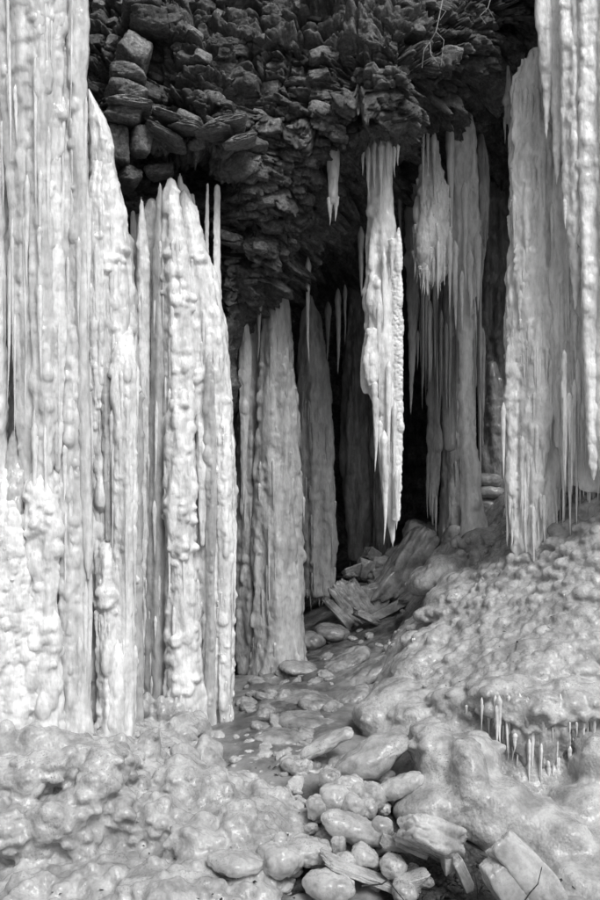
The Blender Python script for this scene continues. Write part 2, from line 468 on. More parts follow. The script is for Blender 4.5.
    hid = (fN[:, 1] > .45) & (fV[:, 1] > cen + wid * dr * .45)
    fQ = fQ[~hid[fQ].all(1)]
    fV = ripple(fV, fN, seed, knob * .55, kscale * .55, kstretch)
    # the unseen back of a column frozen on to others needs no mesh finer than this
    base = None
    if parent is None: base = (float(cx[-1]), D + dyn, float(bot))
    fV, fQ, _ = compact(fV, fQ)
    o = world_mesh(name, fV, fQ, M[mat], parent, None, base)
    o_col = Col(); o_col.V = V; o_col.nf = nf; o_col.o = o; o_col.parent = parent; o_col.th = th; o_col.w = w; o_col.zs = zs
    return o_col

def icicle_unit(seed, rows=34, m=12):
    rng = random.Random(seed)
    t = np.linspace(0, 1, rows); th = np.linspace(0, 2 * math.pi, m, endpoint=False)
    prof = (1 - t) ** rng.uniform(0.65, 0.95) * (1 + 0.10 * np.sin(t * rng.uniform(30, 48) + seed) * (1 - t)) + 0.02
    prof *= np.clip(t / 0.10, 0, 1) ** 0.7; prof[0] = 0.02
    rr = prof[:, None] * (1 + 0.22 * vnoise(np.cos(th)[None, :] * 1.5 + seed, np.sin(th)[None, :] * 1.5, t[:, None] * 5, seed))
    bx = 0.35 * vnoise(t * 3, seed * 1.0, 0.0, 3) * t; by = 0.35 * vnoise(t * 3, seed * 1.0, 9.0, 3) * t
    V = np.stack([bx[:, None] + rr * np.cos(th), by[:, None] + rr * np.sin(th), -t[:, None] + 0 * rr], -1).reshape(-1, 3)
    V = np.concatenate([V, [[0, 0, 0.005], [bx[-1], by[-1], -1.005]]])
    n0 = rows * m; j = np.arange(m); j2 = (j + 1) % m
    T = np.concatenate([np.stack([np.full(m, n0), j, j2], -1), np.stack([np.full(m, n0 + 1), (rows - 1) * m + j2, (rows - 1) * m + j], -1)])
    return mesh_raw('icicle', V, grid_faces(rows, m, True)[:, ::-1], T)
ICI = {k: [icicle_unit(s + 10 * q) for s in range(6)] for q, k in enumerate(('ice', 'ice_cave', 'ice_clear'))}
for k, l in ICI.items():
    for me in l: me.materials.append(M[k])
RG = random.Random(5)
def icicle(parent, p, length, rad, mat='ice', name='icicle', tilt=0.0):
    me = RG.choice(ICI[mat])
    return obj(name, me, None, parent, p, (RG.uniform(-tilt, tilt), RG.uniform(-tilt, tilt), RG.uniform(0, 6.28)), (rad, rad, length))

def fringe(c, n, length, rad, mat='ice', rows=(0.94, 0.995), inset=0.6, parent=None):
    """small icicles hanging at the lower rim of a column"""
    nz = len(c.zs)
    for _ in range(n):
        i = int(nz * RG.uniform(*rows)) - 1; i = max(0, min(nz - 1, i)); j = RG.randrange(c.nf)
        p = Vector(c.V[i, j].tolist())
        ctr = Vector((float(c.V[i, :, 0].mean()), float(c.V[i, :, 1].mean()), p.z))
        p = ctr + (p - ctr) * RG.uniform(inset, 0.97)
        ln = RG.uniform(*length)
        icicle(parent or c.parent or c.o, p + Vector((0, 0, 0.04 + ln * .22)), ln * 1.2, RG.uniform(*rad), mat)
def shag(c, n, length, rad, mat='ice', rows=(0.05, 0.9), tilt=0.06, parent=None, th=(-95, 95)):
    """icicles hugging the face of a column"""
    nz = len(c.zs); js = [j for j in range(c.nf) if R(th[0]) <= c.th[j] <= R(th[1])]
    for _ in range(n):
        i = int(nz * RG.uniform(*rows)); j = RG.choice(js)
        p = Vector(c.V[min(i, nz - 1), j].tolist())
        icicle(parent or c.parent or c.o, p, RG.uniform(*length), RG.uniform(*rad), mat, tilt=tilt)

def lump_mesh(name, radii, seed, k=22, n=2.2, big=0.16, knob=0.0, kscale=0.08, fine=0.008, mat='lump', sag=0.0):
    d, Q = dirs(k)
    e = np.array(radii, float)
    r = (np.abs(d) ** n).sum(1) ** (-1 / n)
    p = d * r[:, None] * e
    s = float(e.mean())
    q = p / s
    disp = big * s * fbm(q[:, 0] * 1.1 + seed * 3.1, q[:, 1] * 1.1, q[:, 2] * 1.1, seed, 3)
    if knob > 0:
        f1, f2, _, _ = worley3(p[:, 0] / kscale + seed, p[:, 1] / kscale, p[:, 2] / (kscale * 1.2), seed)
        disp = disp + knob * (dome(f1, 0.85) - 0.5)
        f1, f2, _, _ = worley3(p[:, 0] / (kscale * .45) + seed, p[:, 1] / (kscale * .45), p[:, 2] / (kscale * .5), seed + 3)
        disp = disp + 0.4 * knob * (dome(f1, 0.85) - 0.5)
    disp = disp + fine * fbm(p[:, 0] * 25, p[:, 1] * 25, p[:, 2] * 25, seed + 1, 3)
    nn = d / e; nn /= np.linalg.norm(nn, axis=1, keepdims=True)
    p = p + nn * disp[:, None]
    me = mesh_raw(name, p, Q); me.materials.append(M[mat])
    return me

def chunk_mesh(name, radii, seed, planes=14, k=16, rough=0.05, bevel=18.0, mat='rock', box=True, fr=6.0, ridge=0.0, raxis=0, rfreq=7.0):
    """angular broken piece: intersection of planes, slightly worn"""
    d, Q = dirs(k); rng = random.Random(seed)
    N = []
    if box:
        for a in range(3):
            for sg in (-1, 1):
                v = [rng.gauss(0, 0.10) for _ in range(3)]; v[a] += sg; N.append((v, rng.uniform(0.82, 1.0)))
    for _ in range(planes):
        v = [rng.gauss(0, 1) for _ in range(3)]; N.append((v, rng.uniform(0.92, 1.25)))
    acc = 0
    for v, dist in N:
        v = np.array(v); v /= np.linalg.norm(v)
        acc = acc + np.clip(d @ v / dist, 0, None) ** bevel
    r = acc ** (-1 / bevel)
    p = d * r[:, None]
    disp = rough * fbm(p[:, 0] * fr * .4 + seed, p[:, 1] * fr * .4, p[:, 2] * fr * .4, seed, 4, 0.6)
    f1, f2, vid, v = worley3(p[:, 0] * fr * .35 + seed, p[:, 1] * fr * .35, p[:, 2] * fr * .35, seed)
    disp = disp + rough * 1.2 * (vid - 0.5) - rough * 1.0 * (1 - sstep(0.0, 0.14, f2 - f1))
    if ridge: disp = disp + ridge * (np.abs(np.sin(p[:, raxis] * rfreq + 2.2 * vnoise(p[:, 0] * 1.5, p[:, 1] * 1.5, p[:, 2] * 1.5, seed))) - .5)
    p = p * (1 + disp[:, None]) * np.array(radii)
    me = mesh_raw(name, p, Q); me.materials.append(M[mat])
    return me

# ------------------------------------------------------------------ ground, mounds: height fields through surveyed points
def tps(pts):
    P_ = np.array([(p[0], p[1]) for p in pts], float); zv = np.array([p[2] for p in pts], float)
    n = len(P_)
    r = np.linalg.norm(P_[:, None] - P_[None], axis=2)
    K = np.where(r > 0, r ** 2 * np.log(np.maximum(r, 1e-9)), 0) + np.eye(n) * 0.02
    A = np.zeros((n + 3, n + 3)); A[:n, :n] = K; A[:n, n] = 1; A[:n, n + 1:] = P_; A[n, :n] = 1; A[n + 1:, :n] = P_.T
    c = np.linalg.solve(A, np.concatenate([zv, np.zeros(3)]))
    def f(x, y):
        x = np.asarray(x, float); y = np.asarray(y, float)
        out = c[n] + c[n + 1] * x + c[n + 2] * y
        for k in range(n):
            rr = (x - P_[k, 0]) ** 2 + (y - P_[k, 1]) ** 2
            out = out + c[k] * 0.5 * rr * np.log(np.maximum(rr, 1e-12))
        return out
    return f
def pix_pts(l): return [tuple(W(p[0], p[1], G(p[2]))) for p in l]

floor_pts = pix_pts([(300, 900, 6.05), (450, 893, 6.2), (600, 893, 6.2), (200, 895, 6.1), (0, 895, 6.1), (330, 845, 6.75), (400, 806, 7.3),
                     (300, 772, 7.9), (262, 722, 9.2), (300, 690, 10.2), (262, 674, 11.2), (330, 640, 12), (322, 607, 13.2), (370, 578, 14),
                     (420, 545, 15), (480, 500, 15.6), (560, 470, 15), (340, 565, 15.5), (250, 640, 14), (520, 790, 7.9), (600, 780, 7.9)]) + \
            [(-6, 7, -.2), (-6, 10, .0), (6, 6, -.25), (-4, 2, -.35), (4, 2, -.35), (0, 0, -.35), (0, -4, -.35), (6, 14, 1.5), (-5, 16, .5), (6, 10, .3), (0, 19, 1.6)]
_ff = tps(floor_pts)
def floor_z(x, y):
    x = np.asarray(x, float); y = np.asarray(y, float)
    g = np.maximum(np.maximum(np.abs(x) - 6, 0), np.maximum(np.maximum(y - 18, -3 - y), 0))
    xx = np.clip(x, -6, 6); yy = np.clip(y, -3, 18)
    base = _ff(xx, yy)
    k = np.exp(-g / 6)
    return base * k - 0.35 * (1 - k)
right_pts = pix_pts([(600, 482, 9.6), (540, 556, 9.75), (500, 575, 9.9), (480, 556, 10.9), (505, 520, 11.3), (470, 610, 9.7), (430, 640, 9.8), (400, 688, 9.3),
                     (362, 722, 8.8), (560, 620, 8.8), (500, 650, 8.8), (450, 690, 8.5), (560, 690, 8.15), (480, 720, 8.1), (600, 700, 8.1),
                     (530, 712, 7.95), (420, 765, 7.9), (450, 800, 7.3), (380, 645, 11.0), (440, 578, 11.6), (400, 622, 11.6), (352, 690, 10.0),
                     (500, 490, 12.6), (700, 470, 9.6), (700, 600, 8.6), (700, 700, 7.9), (560, 560, 9.5), (590, 540, 9.2),
                     (505, 765, 7.95), (540, 790, 7.8), (580, 772, 7.85), (520, 830, 6.95), (570, 850, 6.7), (620, 840, 6.7), (480, 850, 6.7), (640, 760, 7.5), (590, 790, 7.4)])
_rf = tps(right_pts)
left_pts = [tuple(W(*p)) for p in [(130, 735, 8.3), (60, 722, 8.0), (0, 718, 7.8), (112, 745, 7.75), (90, 752, 7.5), (30, 750, 7.45), (-60, 750, 7.5), (132, 765, 7.6),
                    (100, 800, 7.22), (40, 795, 7.18), (-20, 795, 7.18), (-90, 795, 7.2), (112, 862, 7.0), (60, 862, 6.95), (10, 862, 6.95), (-60, 862, 6.95),
                    (100, 893, 6.6), (30, 895, 6.5), (-60, 895, 6.5), (170, 732, 8.9), (235, 768, 8.7), (200, 750, 8.6), (265, 785, 8.05), (320, 838, 7.0), (200, 790, 7.7), (155, 815, 7.3), (200, 850, 6.85),
                    (-200, 750, 8.0), (-250, 850, 6.8), (130, 900, 6.4), (250, 885, 6.5), (232, 756, 9.2), (300, 805, 7.5),
                    (170, 725, 9.6), (60, 720, 9.6)]]
_lf = tps(left_pts)

def hf_grid(name, fz, x0, x1, y0, y1, step, kamp, kscale, seed, mask=None, keep=None, down=0.6):
    nx, ny = int((x1 - x0) / step), int((y1 - y0) / step)
    gx, gy = np.meshgrid(np.linspace(x0, x1, nx), np.linspace(y0, y1, ny))
    gz = fz(gx, gy)
    dzx = np.gradient(gz, axis=1) / step; dzy = np.gradient(gz, axis=0) / step
    N = np.stack([-dzx, -dzy, np.ones_like(gz)], -1); N /= np.linalg.norm(N, axis=2, keepdims=True)
    wx = gx + 0.05 * vnoise(gx * 4, gy * 4, seed, 1); wy = gy + 0.05 * vnoise(gx * 4, gy * 4, seed + 5.0, 2)
    big = fbm(gx * 1.3, gy * 1.3, seed, 3, 3)
    mk = 1.0 if mask is None else mask(gx, gy)
    a, _, v1, _ = worley3(wx / kscale, wy / kscale, gz / kscale, seed)
    b, _, _, _ = worley3(wx / (kscale * .5), wy / (kscale * .5), gz / (kscale * .5), seed + 1)
    c, _, _, _ = worley3(wx / (kscale * .24), wy / (kscale * .24), gz / (kscale * .24), seed + 2)
    lg, _, _, _ = worley3(wx / (kscale * 2.6), wy / (kscale * 2.6), gz / (kscale * 2.6), seed + 7)
    disp = mk * kamp * (dome(a, .85) * (0.7 + 0.6 * v1) + 0.5 * dome(b, .85) + 0.22 * dome(c, .85) - 0.8) + 0.05 * big + 1.3 * kamp * (dome(lg, .9) - .5)
    disp = disp + 0.006 * fbm(gx * 20, gy * 20, gz * 20, seed, 3)
    Vv = np.stack([gx, gy, gz], -1) + N * disp[..., None]
    Vv[..., 1] -= mk * down * kamp * dome(a, .85)          # knobs sag downhill, towards the viewer
    Q = grid_faces(ny, nx)
    if keep is not None:
        kp = keep(gx, gy).ravel()
        Q = Q[kp[Q].all(1)]
    return Vv, Q, N

# ground sheet to the horizon
def ground():
    xs = np.concatenate([-np.geomspace(400, 4.2, 26), np.linspace(-4, 4, 260), np.geomspace(4.2, 400, 26)])
    ys = np.concatenate([-np.geomspace(400, 1, 24), np.linspace(-.5, 6, 24)[:-1], np.linspace(6, 16.5, 330), np.geomspace(17, 400, 24)])
    gx, gy = np.meshgrid(xs, ys)
    gz = floor_z(gx, gy)
    near = np.exp(-np.maximum(np.abs(gx) - 4, 0) / 2) * sstep(3.5, 5.5, gy) * (1 - sstep(16, 18, gy))
    a, _, v1, _ = worley3(gx / .30, gy / .30, gz / .3, 4)
    b, _, _, _ = worley3(gx / .13, gy / .13, gz / .13, 5)
    wet = np.exp(-(((gx + 0.05 - 0.12 * (gy - 10)) / 0.62) ** 2)) * sstep(7.6, 8.8, gy)
    wet = np.maximum(wet, sstep(10.5, 11.5, gy))
    wet = np.clip(wet + 0.35 * fbm(gx * 2, gy * 2, 0.0, 5, 4) * (wet > .05), 0, 1)
    gz = gz + near * (0.05 * dome(a, .85) * (.6 + .8 * v1) + 0.025 * dome(b, .85) - .04) + near * 0.03 * fbm(gx * 3, gy * 3, 0.0, 8, 4)
    # bare soil: a hollow under the ledge of ice at the front
    q = ((gx - 0.95) / 0.56) ** 2 + ((gy - 6.80) / 0.55) ** 2
    dirt = 1 - sstep(0.6, 1.25, q + 0.8 * fbm(gx * 3, gy * 3, 2.0, 9, 4))
    q2 = ((gx - 0.64) / 0.38) ** 2 + ((gy - 7.22) / 0.28) ** 2
    dirt = np.maximum(dirt, 1 - sstep(0.5, 1.2, q2 + 0.8 * fbm(gx * 4, gy * 4, 7.0, 9, 4)))
    q3 = ((gx + 0.58) / 0.28) ** 2 + ((gy - 6.78) / 0.16) ** 2
    dirt = np.maximum(dirt, 1 - sstep(0.4, 1.2, q3 + 0.8 * fbm(gx * 5, gy * 5, 3.0, 9, 4)))
    q4 = sstep(-.7, -.3, gx) * (1 - sstep(1.1, 1.5, gx)) * sstep(6.2, 6.5, gy) * (1 - sstep(7.5, 8.0, gy))
    dirt = np.maximum(dirt, q4 * sstep(-.05, .2, fbm(gx * 2.5, gy * 2.5, 6.0, 14, 4)))
    gz = gz - 0.05 * dirt + dirt * 0.03 * fbm(gx * 14, gy * 14, 0.0, 12, 4)
    Vv = np.stack([gx, gy, gz], -1).reshape(-1, 3)
    me = mesh_raw('ground', Vv, grid_faces(len(ys), len(xs)))
    for nm, arr in (('wet', wet), ('dirt', dirt)):
        at = me.attributes.new(nm, 'FLOAT', 'POINT'); at.data.foreach_set('value', arr.astype(np.float32).ravel())
    o = obj('ground', me, M['ground']); o['kind'] = 'structure'
    return o
ground()

# ------------------------------------------------------------------ the cliff with its overhang and cave
def cliff():
    top = (None, None)
    T = {   # px: eight (py, depth) points down the face, over the lip and into the cave
        -900: [(-30, 9.2), (40, 9.0), (100, 9.0), (145, 9.1), (200, 9.2), (300, 9.4), (480, 9.5), (840, 9.5)],
        60:   [(-30, 9.9), (40, 9.7), (100, 9.6), (145, 9.6), (190, 9.8), (300, 9.9), (480, 10.0), (790, 9.9)],
        130:  [(-30, 9.9), (40, 9.6), (100, 9.45), (145, 9.5), (165, 9.75), (260, 9.9), (450, 10.0), (780, 9.9)],
        165:  [(-30, 9.8), (40, 9.5), (100, 9.4), (140, 9.35), (149, 10.3), (230, 10.4), (450, 10.4), (760, 10.3)],
        200:  [(-30, 9.8), (40, 9.5), (100, 9.35), (143, 9.3), (151, 10.7), (210, 10.7), (430, 10.6), (740, 10.4)],
        228:  [(-30, 9.8), (40, 9.5), (100, 9.4), (150, 9.45), (170, 10.0), (290, 10.25), (480, 10.9), (710, 11.4)],
        252:  [(-30, 9.9), (40, 9.6), (110, 9.6), (180, 9.8), (240, 10.2), (306, 10.6), (330, 12.2), (690, 13.6)],
        300:  [(-30, 9.9), (40, 9.5), (120, 9.6), (190, 10.0), (235, 10.4), (262, 11.0), (300, 14.0), (640, 15.8)],
        350:  [(-30, 9.8), (40, 9.4), (95, 9.35), (140, 9.7), (168, 10.2), (205, 11.0), (300, 15.0), (620, 16.6)],
        400:  [(-30, 9.7), (30, 9.3), (80, 9.25), (122, 9.5), (150, 10.1), (172, 11.0), (290, 15.4), (600, 16.8)],
        450:  [(-30, 9.8), (15, 9.6), (55, 9.6), (88, 9.85), (114, 10.2), (124, 11.2), (250, 15.2), (570, 16.6)],
        500:  [(-50, 9.9), (-10, 9.8), (25, 9.9), (50, 10.1), (76, 10.5), (88, 11.4), (230, 14.4), (540, 15.4)],
        540:  [(-70, 10.1), (-30, 10.0), (0, 10.1), (25, 10.3), (50, 10.6), (70, 11.4), (200, 13.2), (520, 13.6)],
        640:  [(-70, 10.2), (-30, 10.2), (0, 10.3), (40, 10.4), (80, 10.7), (120, 11.0), (250, 11.4), (500, 11.4)],
        1500: [(-70, 10.4), (-30, 10.4), (0, 10.4), (60, 10.5), (120, 10.6), (200, 10.7), (350, 10.8), (720, 10.8)]}
    keys = sorted(T)
    pxs = np.concatenate([np.linspace(-900, 78, 60), np.arange(80, 548, 1.5), np.linspace(549, 1500, 60)])
    rows = []
    for r_ in range(8):
        py = np.interp(pxs, keys, [T[k][r_][0] for k in keys]); D = np.interp(pxs, keys, [T[k][r_][1] for k in keys])
        rows.append(np.stack([X(pxs, D), D, Z(py, D)], -1))
    D = 10.3; t1 = np.stack([X(pxs, D), np.full_like(pxs, D), np.full_like(pxs, H + 15)], -1)
    t0 = t1.copy(); t0[:, 1] = 70; t0[:, 2] += 3; t0[:, 0] *= 3
    rows = [t0, t1] + rows
    cnt = [4, 40, 62, 62, 56, 50, 56, 56, 60]
    out = []
    for k, c in enumerate(cnt):
        t = np.linspace(0, 1, c, endpoint=False)
        if k == 1: t = t ** 0.45
        out.append(rows[k][None] * (1 - t[:, None, None]) + rows[k + 1][None] * t[:, None, None])
    out.append(rows[-1][None])
    V = np.concatenate(out)
    # round the profile a little
    for _ in range(5):
        V[3:-1] = 0.5 * V[3:-1] + 0.25 * (V[2:-2] + V[4:])
        V[:, 1:-1] = 0.5 * V[:, 1:-1] + 0.25 * (V[:, :-2] + V[:, 2:])
    x, y, z = V[..., 0], V[..., 1], V[..., 2]
    def normals(V):
        a = np.gradient(V, axis=1); b = np.gradient(V, axis=0)
        n = np.cross(b, a); n /= np.maximum(np.linalg.norm(n, axis=2, keepdims=True), 1e-9)
        return n
    N = normals(V)
    if N[200, 200, 1] > 0: N = -N
    flip = 1
    d = 0.14 * fbm(x * 0.9, y * 0.9, z * 0.9, 3, 3)
    for sx, sz, amp, s in ((0.95, 0.60, 0.24, 4), (0.50, 0.30, 0.26, 1), (0.23, 0.14, 0.15, 2), (0.10, 0.065, 0.055, 3)):
        wx = x + 0.35 * sx * fbm(x / sx, y / sx, z / sx, 5 + s, 2); wz = z + 0.35 * sz * fbm(x / sx + 9, y / sx, z / sx, 6 + s, 2)
        f1, f2, vid, v = worley3(wx / sx + 0.3 * wz, y / sx, wz / sz + 0.25 * wx, 50 + s)
        t1_ = (vid * 31.7) % 1.0 - .5; t2_ = (vid * 77.3) % 1.0 - .5; t3_ = (vid * 13.9) % 1.0 - .5
        d = d + amp * ((vid - 0.5) + 0.9 * (t1_ * v[0] + t2_ * v[1] + t3_ * v[2]) - 0.42 * (1 - sstep(0, 0.08, f2 - f1)))
    bz = z + .22 * x + .10 * fbm(x * .8, y * .8, z * .8, 15, 2); 
    for th_, am in ((.34, .10), (.115, .045)):
        u = bz / th_ + .3 * fbm(x * 1.5, y * 1.5, z * 1.5, 16, 2); lay = np.floor(u); fr = u - lay
        seg = np.floor(x / (th_ * 3.2) + 7.3 * _h(lay, lay * 0, lay * 0, 5) + .25 * fbm(x * 3, y * 3, z * 3, 17, 2))
        d = d + am * (_h(lay, seg, lay * 0, 6) - .5) * 1.6 - am * .7 * (1 - sstep(0, .12, np.minimum(fr, 1 - fr)))
    d = d + 0.035 * fbm(x * 11, y * 11, z * 11, 8, 5, .62)
    fade = np.ones(V.shape[:2]); fade[:5] = 0
    vpx = 300 + x / y * F; vpy = 450 - (z - H) / y * F
    fade = fade * (1 - .7 * sstep(270, 330, vpy) * (1 - sstep(245, 290, vpx)))
    V = V + N * (d * fade)[..., None]
    # thick enough to shade: the sheet runs over the top and far back
    Q = grid_faces(V.shape[0], V.shape[1])
    root = thing('cliff', 'dark cracked rock cliff overhanging the icy cave', 'cliff', (0, 10.3, 0))
    world_mesh('rock_face', V.reshape(-1, 3), Q, M['rock'], root)
    return root, V, normals(V), N
cliff_root, CV, _, CN = cliff()

def rocks():
    var = [chunk_mesh('rock', (1, 1, 1), 100 + s, planes=9 + s % 5, k=18, rough=0.055, bevel=22, mat='rock_pale' if s % 3 == 0 else 'rock', fr=6) for s in range(14)]
    rng = random.Random(11)
    # blocks told apart by eye: the stepped stack beside the left ice
    def put(px, py, D, w, h, dep, rz=0.0, tilt=0.0, v=None):
        o = obj('rock', var[v if v is not None else rng.randrange(14)], None, cliff_root, W(px, py, D),
                (rng.uniform(-.12, .12), tilt, rz), (w / F * D / 2, dep / 2, h / F * D / 2))
    put(134, 55, 9.30, 34, 30, .45, .3, .45, 0); put(127, 76, 9.15, 40, 18, .5, .15, .03, 3); put(126, 93, 9.15, 42, 20, .5, .1, -.02, 6)
    put(130, 106, 9.12, 46, 9, .5, .1, .1, 9); put(123, 118, 9.2, 40, 20, .5, .2, .1, 1); put(140, 142, 9.25, 24, 32, .4, .4, .1, 4)
    put(118, 150, 9.3, 22, 40, .4, .2, .0, 7); put(128, 178, 9.35, 22, 20, .4, .5, .3, 10); put(160, 172, 9.7, 30, 14, .3, .1, -.1, 12)
    put(150, 25, 9.3, 40, 22, .5, .2, .1, 2); put(142, 6, 9.3, 44, 20, .5, .2, -.2, 5)
    for (a, b, c, d_) in ((165, 139, 44, -.42), (190, 131, 40, -.2), (215, 134, 40, .12), (240, 143, 36, .25), (182, 127, 50, -.3), (225, 127, 46, .2)):
        put(a, b, 9.2 + .02 * abs(a - 200) / 10, c, 8, .6, 0, -d_)
    # the rest of the packed, broken face
    nv, nu = CV.shape[:2]
    pts = []
    tries = 0
    while len(pts) < 210 and tries < 9000:
        tries += 1
        i = rng.randrange(44, 330); j = rng.randrange(62, nu - 62)
        p = CV[i, j]; px = 300 + p[0] / p[1] * F; py = 450 - (p[2] - H) / p[1] * F
        if py < -15 or px < 90 or px > 535 or (px > 215 and py > 285) or (px > 330 and py > 140 - .3 * (px - 400)): continue
        dens = 1.0 if px < 330 else 0.3
        if rng.random() > dens: continue
        sz = rng.uniform(8, 24) * (1 if px < 330 else .7)
        if 148 < px < 250 and 146 < py < 200: continue
        if any((px - a) ** 2 + ((py - b) * 1.3) ** 2 < (0.50 * (sz + s)) ** 2 for a, b, s in pts): continue
        pts.append((px, py, sz))
        w = sz / F * p[1] / 2 * rng.uniform(.9, 1.3)
        n_ = CN[i, j]
        q = Vector(p.tolist()) - Vector(n_.tolist()) * w * (0.45 if px < 330 else 0.6)
        obj('rock', var[rng.randrange(14)], None, cliff_root, q, (rng.gauss(0, .15), rng.gauss(0.10, .16), rng.gauss(0, .4)),
            (w * rng.uniform(.9, 1.4), w * rng.uniform(.7, 1.1), w * rng.uniform(.4, .8)))
rocks()

# ------------------------------------------------------------------ left ice: three hanging curtains
def curtain(name, label, cat='ice curtain', px=100, py=750, D=8.0, group=None):
    return thing(name, label, cat, W(px, py, D), group)

A = curtain('ice_curtain', 'tallest bright white ice curtain at the left edge, running off the top', px=40, py=745, D=7.8)
c = ice_column(A, 7.95, [(-260, -170, -60), (200, -165, -62), (500, -160, -60), (760, -165, -50)], 11, ns=14, res=.4, voxel=.035)
c = ice_column(A, 7.9, [(-260, -75, 18), (-40, -70, 16), (200, -66, 13), (430, -62, 12), (620, -60, 20), (770, -66, 30)], 12, bead=(.018, .042), elong=(1.0, 3.2), ns=16, strand=(.10, .25), voxel=.019)
shag(c, 40, (.35, 1.3), (.012, .030), 'ice', (.02, .9), .012)
c = ice_column(A, 8.25, [(-260, -10, 70), (200, -10, 62), (500, -10, 66), (770, -10, 70)], 13, mat='ice_cave', ns=10, knob=.008, voxel=.028)
c = ice_column(A, 7.75, [(-260, -4, 72), (0, -6, 70), (60, -2, 62), (100, 4, 52), (160, 8, 46), (300, 14, 46), (420, 17, 42), (470, 20, 37), (510, 23, 32)], 14, ns=12, knob=.010, kstretch=3, core=.9, mat='ice_smooth', dr=.6)
shag(c, 30, (.35, 1.3), (.012, .030), 'ice', (.02, .9), .012)
c = ice_column(A, 7.7, [(-200, 20, 66), (80, 24, 62), (200, 28, 58), (330, 30, 58), (430, 33, 56), (500, 37, 55), (540, 39, 54), (556, 42, 52)], 15, ns=7, knob=.007, kstretch=4, mat='ice_smooth', dr=.8)
shag(c, 24, (.35, 1.3), (.012, .030), 'ice', (.02, .9), .012)
fringe(c, 6, (.06, .16), (.012, .02), 'ice')
c = ice_column(A, 7.85, [(-260, 50, 92), (0, 48, 80), (120, 52, 78), (300, 55, 86), (450, 56, 88), (600, 58, 90), (700, 60, 92), (765, 56, 98)], 16, bead=(.016, .04), elong=(1.0, 3.2), ns=9, knob=.011, kstretch=2.2, mat='ice_smooth', core=.9)
shag(c, 44, (.35, 1.3), (.012, .030), 'ice', (.02, .9), .012)
c = ice_column(A, 7.72, [(-260, 40, 58), (60, 42, 60), (200, 42, 60), (340, 50, 66), (430, 52, 62), (470, 55, 60)], 17, emerge=.22, ns=6, knob=.012)
shag(c, 14, (.35, 1.3), (.012, .030), 'ice', (.02, .9), .012)
c = ice_column(A, 7.78, [(-260, 70, 96), (0, 67, 88), (24, 67, 91), (70, 68, 87), (140, 72, 88), (230, 74, 88), (330, 76, 89), (470, 80, 92), (560, 84, 92), (580, 87, 90)], 18, ns=4, knob=.006, kstretch=4, mat='ice_smooth', core=.92, dr=.9)
shag(c, 8, (.35, 1.3), (.012, .030), 'ice', (.02, .9), .012)
c = ice_column(A, 7.66, [(440, 30, 52), (490, 27, 58), (520, 26, 62), (600, 28, 60), (700, 24, 66), (765, 18, 70)], 19, bead=(.02, .05), elong=(1.0, 3.2), clus=[(44, 492, 18, 26), (40, 520, 20, 20), (48, 640, 24, 20)], emerge=.38, ns=12, knob=.022, kscale=.09, kstretch=1.1, strand=(.2, .5))
c = ice_column(A, 7.6, [(440, -14, 16), (500, -14, 17), (560, -20, 26), (640, -25, 34), (720, -30, 44), (770, -30, 50)], 20, emerge=.75, ns=12, knob=.028, kscale=.06, kstretch=.9, flute=0)
shag(c, 46, (.04, .11), (.010, .02), 'ice', (.05, .95), .25)
c = ice_column(A, 7.62, [(430, 4, 22), (600, 2, 22), (690, 0, 24), (760, -10, 30)], 21, mat='ice_grey', emerge=.6, ns=6, knob=.02, kscale=.06)

B = curtain('ice_curtain', 'white beaded ice curtain with sloping top edge against the dark rock', px=115, py=755, D=8.3)
c = ice_column(B, 8.35, [(88, 87, 89), (100, 87, 97), (118, 87, 107), (140, 87, 112), (180, 88, 118), (215, 89, 126), (300, 86, 133), (420, 85, 137), (520, 84, 137), (650, 83, 136), (765, 80, 138)], 31, bead=(.018, .042), elong=(1.0, 3.2), clus=[(125, 400, 14, 14), (130, 580, 10, 10), (118, 260, 14, 14)], ns=16, strand=(.16, .34), knob=.016, core=.76)
shag(c, 70, (.3, 1.1), (.012, .028), 'ice', (.08, .9), .012)
c = ice_column(B, 8.2, [(120, 92, 95), (160, 88, 101), (240, 87, 103), (330, 88, 106), (400, 89, 104), (470, 90, 101), (530, 93, 99), (545, 95, 98)], 32, emerge=.4, ns=7, knob=.012)
shag(c, 14, (.3, 1.1), (.012, .028), 'ice', (.08, .9), .012)
c = ice_column(B, 8.12, [(300, 118, 124), (340, 112, 134), (450, 114, 136), (600, 115, 135), (700, 112, 136), (762, 106, 138)], 33, bead=(.016, .04), elong=(1.0, 3.2), emerge=.5, ns=9, knob=.014)
shag(c, 26, (.3, 1.1), (.012, .028), 'ice', (.08, .9), .012)
c = ice_column(B, 8.08, [(522, 98, 108), (530, 92, 120), (560, 94, 122), (580, 96, 118), (640, 98, 114), (700, 98, 116), (760, 94, 122)], 34, bead=(.02, .045), elong=(1.0, 3.2), clus=[(106, 530, 16, 22), (108, 600, 14, 14)], emerge=.38, ns=9, knob=.020, kscale=.08, kstretch=1.2)
fringe(c, 8, (.1, .3), (.014, .028), 'ice', (.2, .7), .9)
c = ice_column(B, 8.05, [(590, 110, 116), (620, 108, 122), (680, 106, 124), (760, 102, 128)], 35, emerge=.38, ns=8, knob=.016)
c = ice_column(B, 8.15, [(330, 103, 106), (380, 101, 112), (480, 103, 112), (540, 105, 110)], 36, mat='ice_grey', emerge=.22, ns=4, knob=.014)

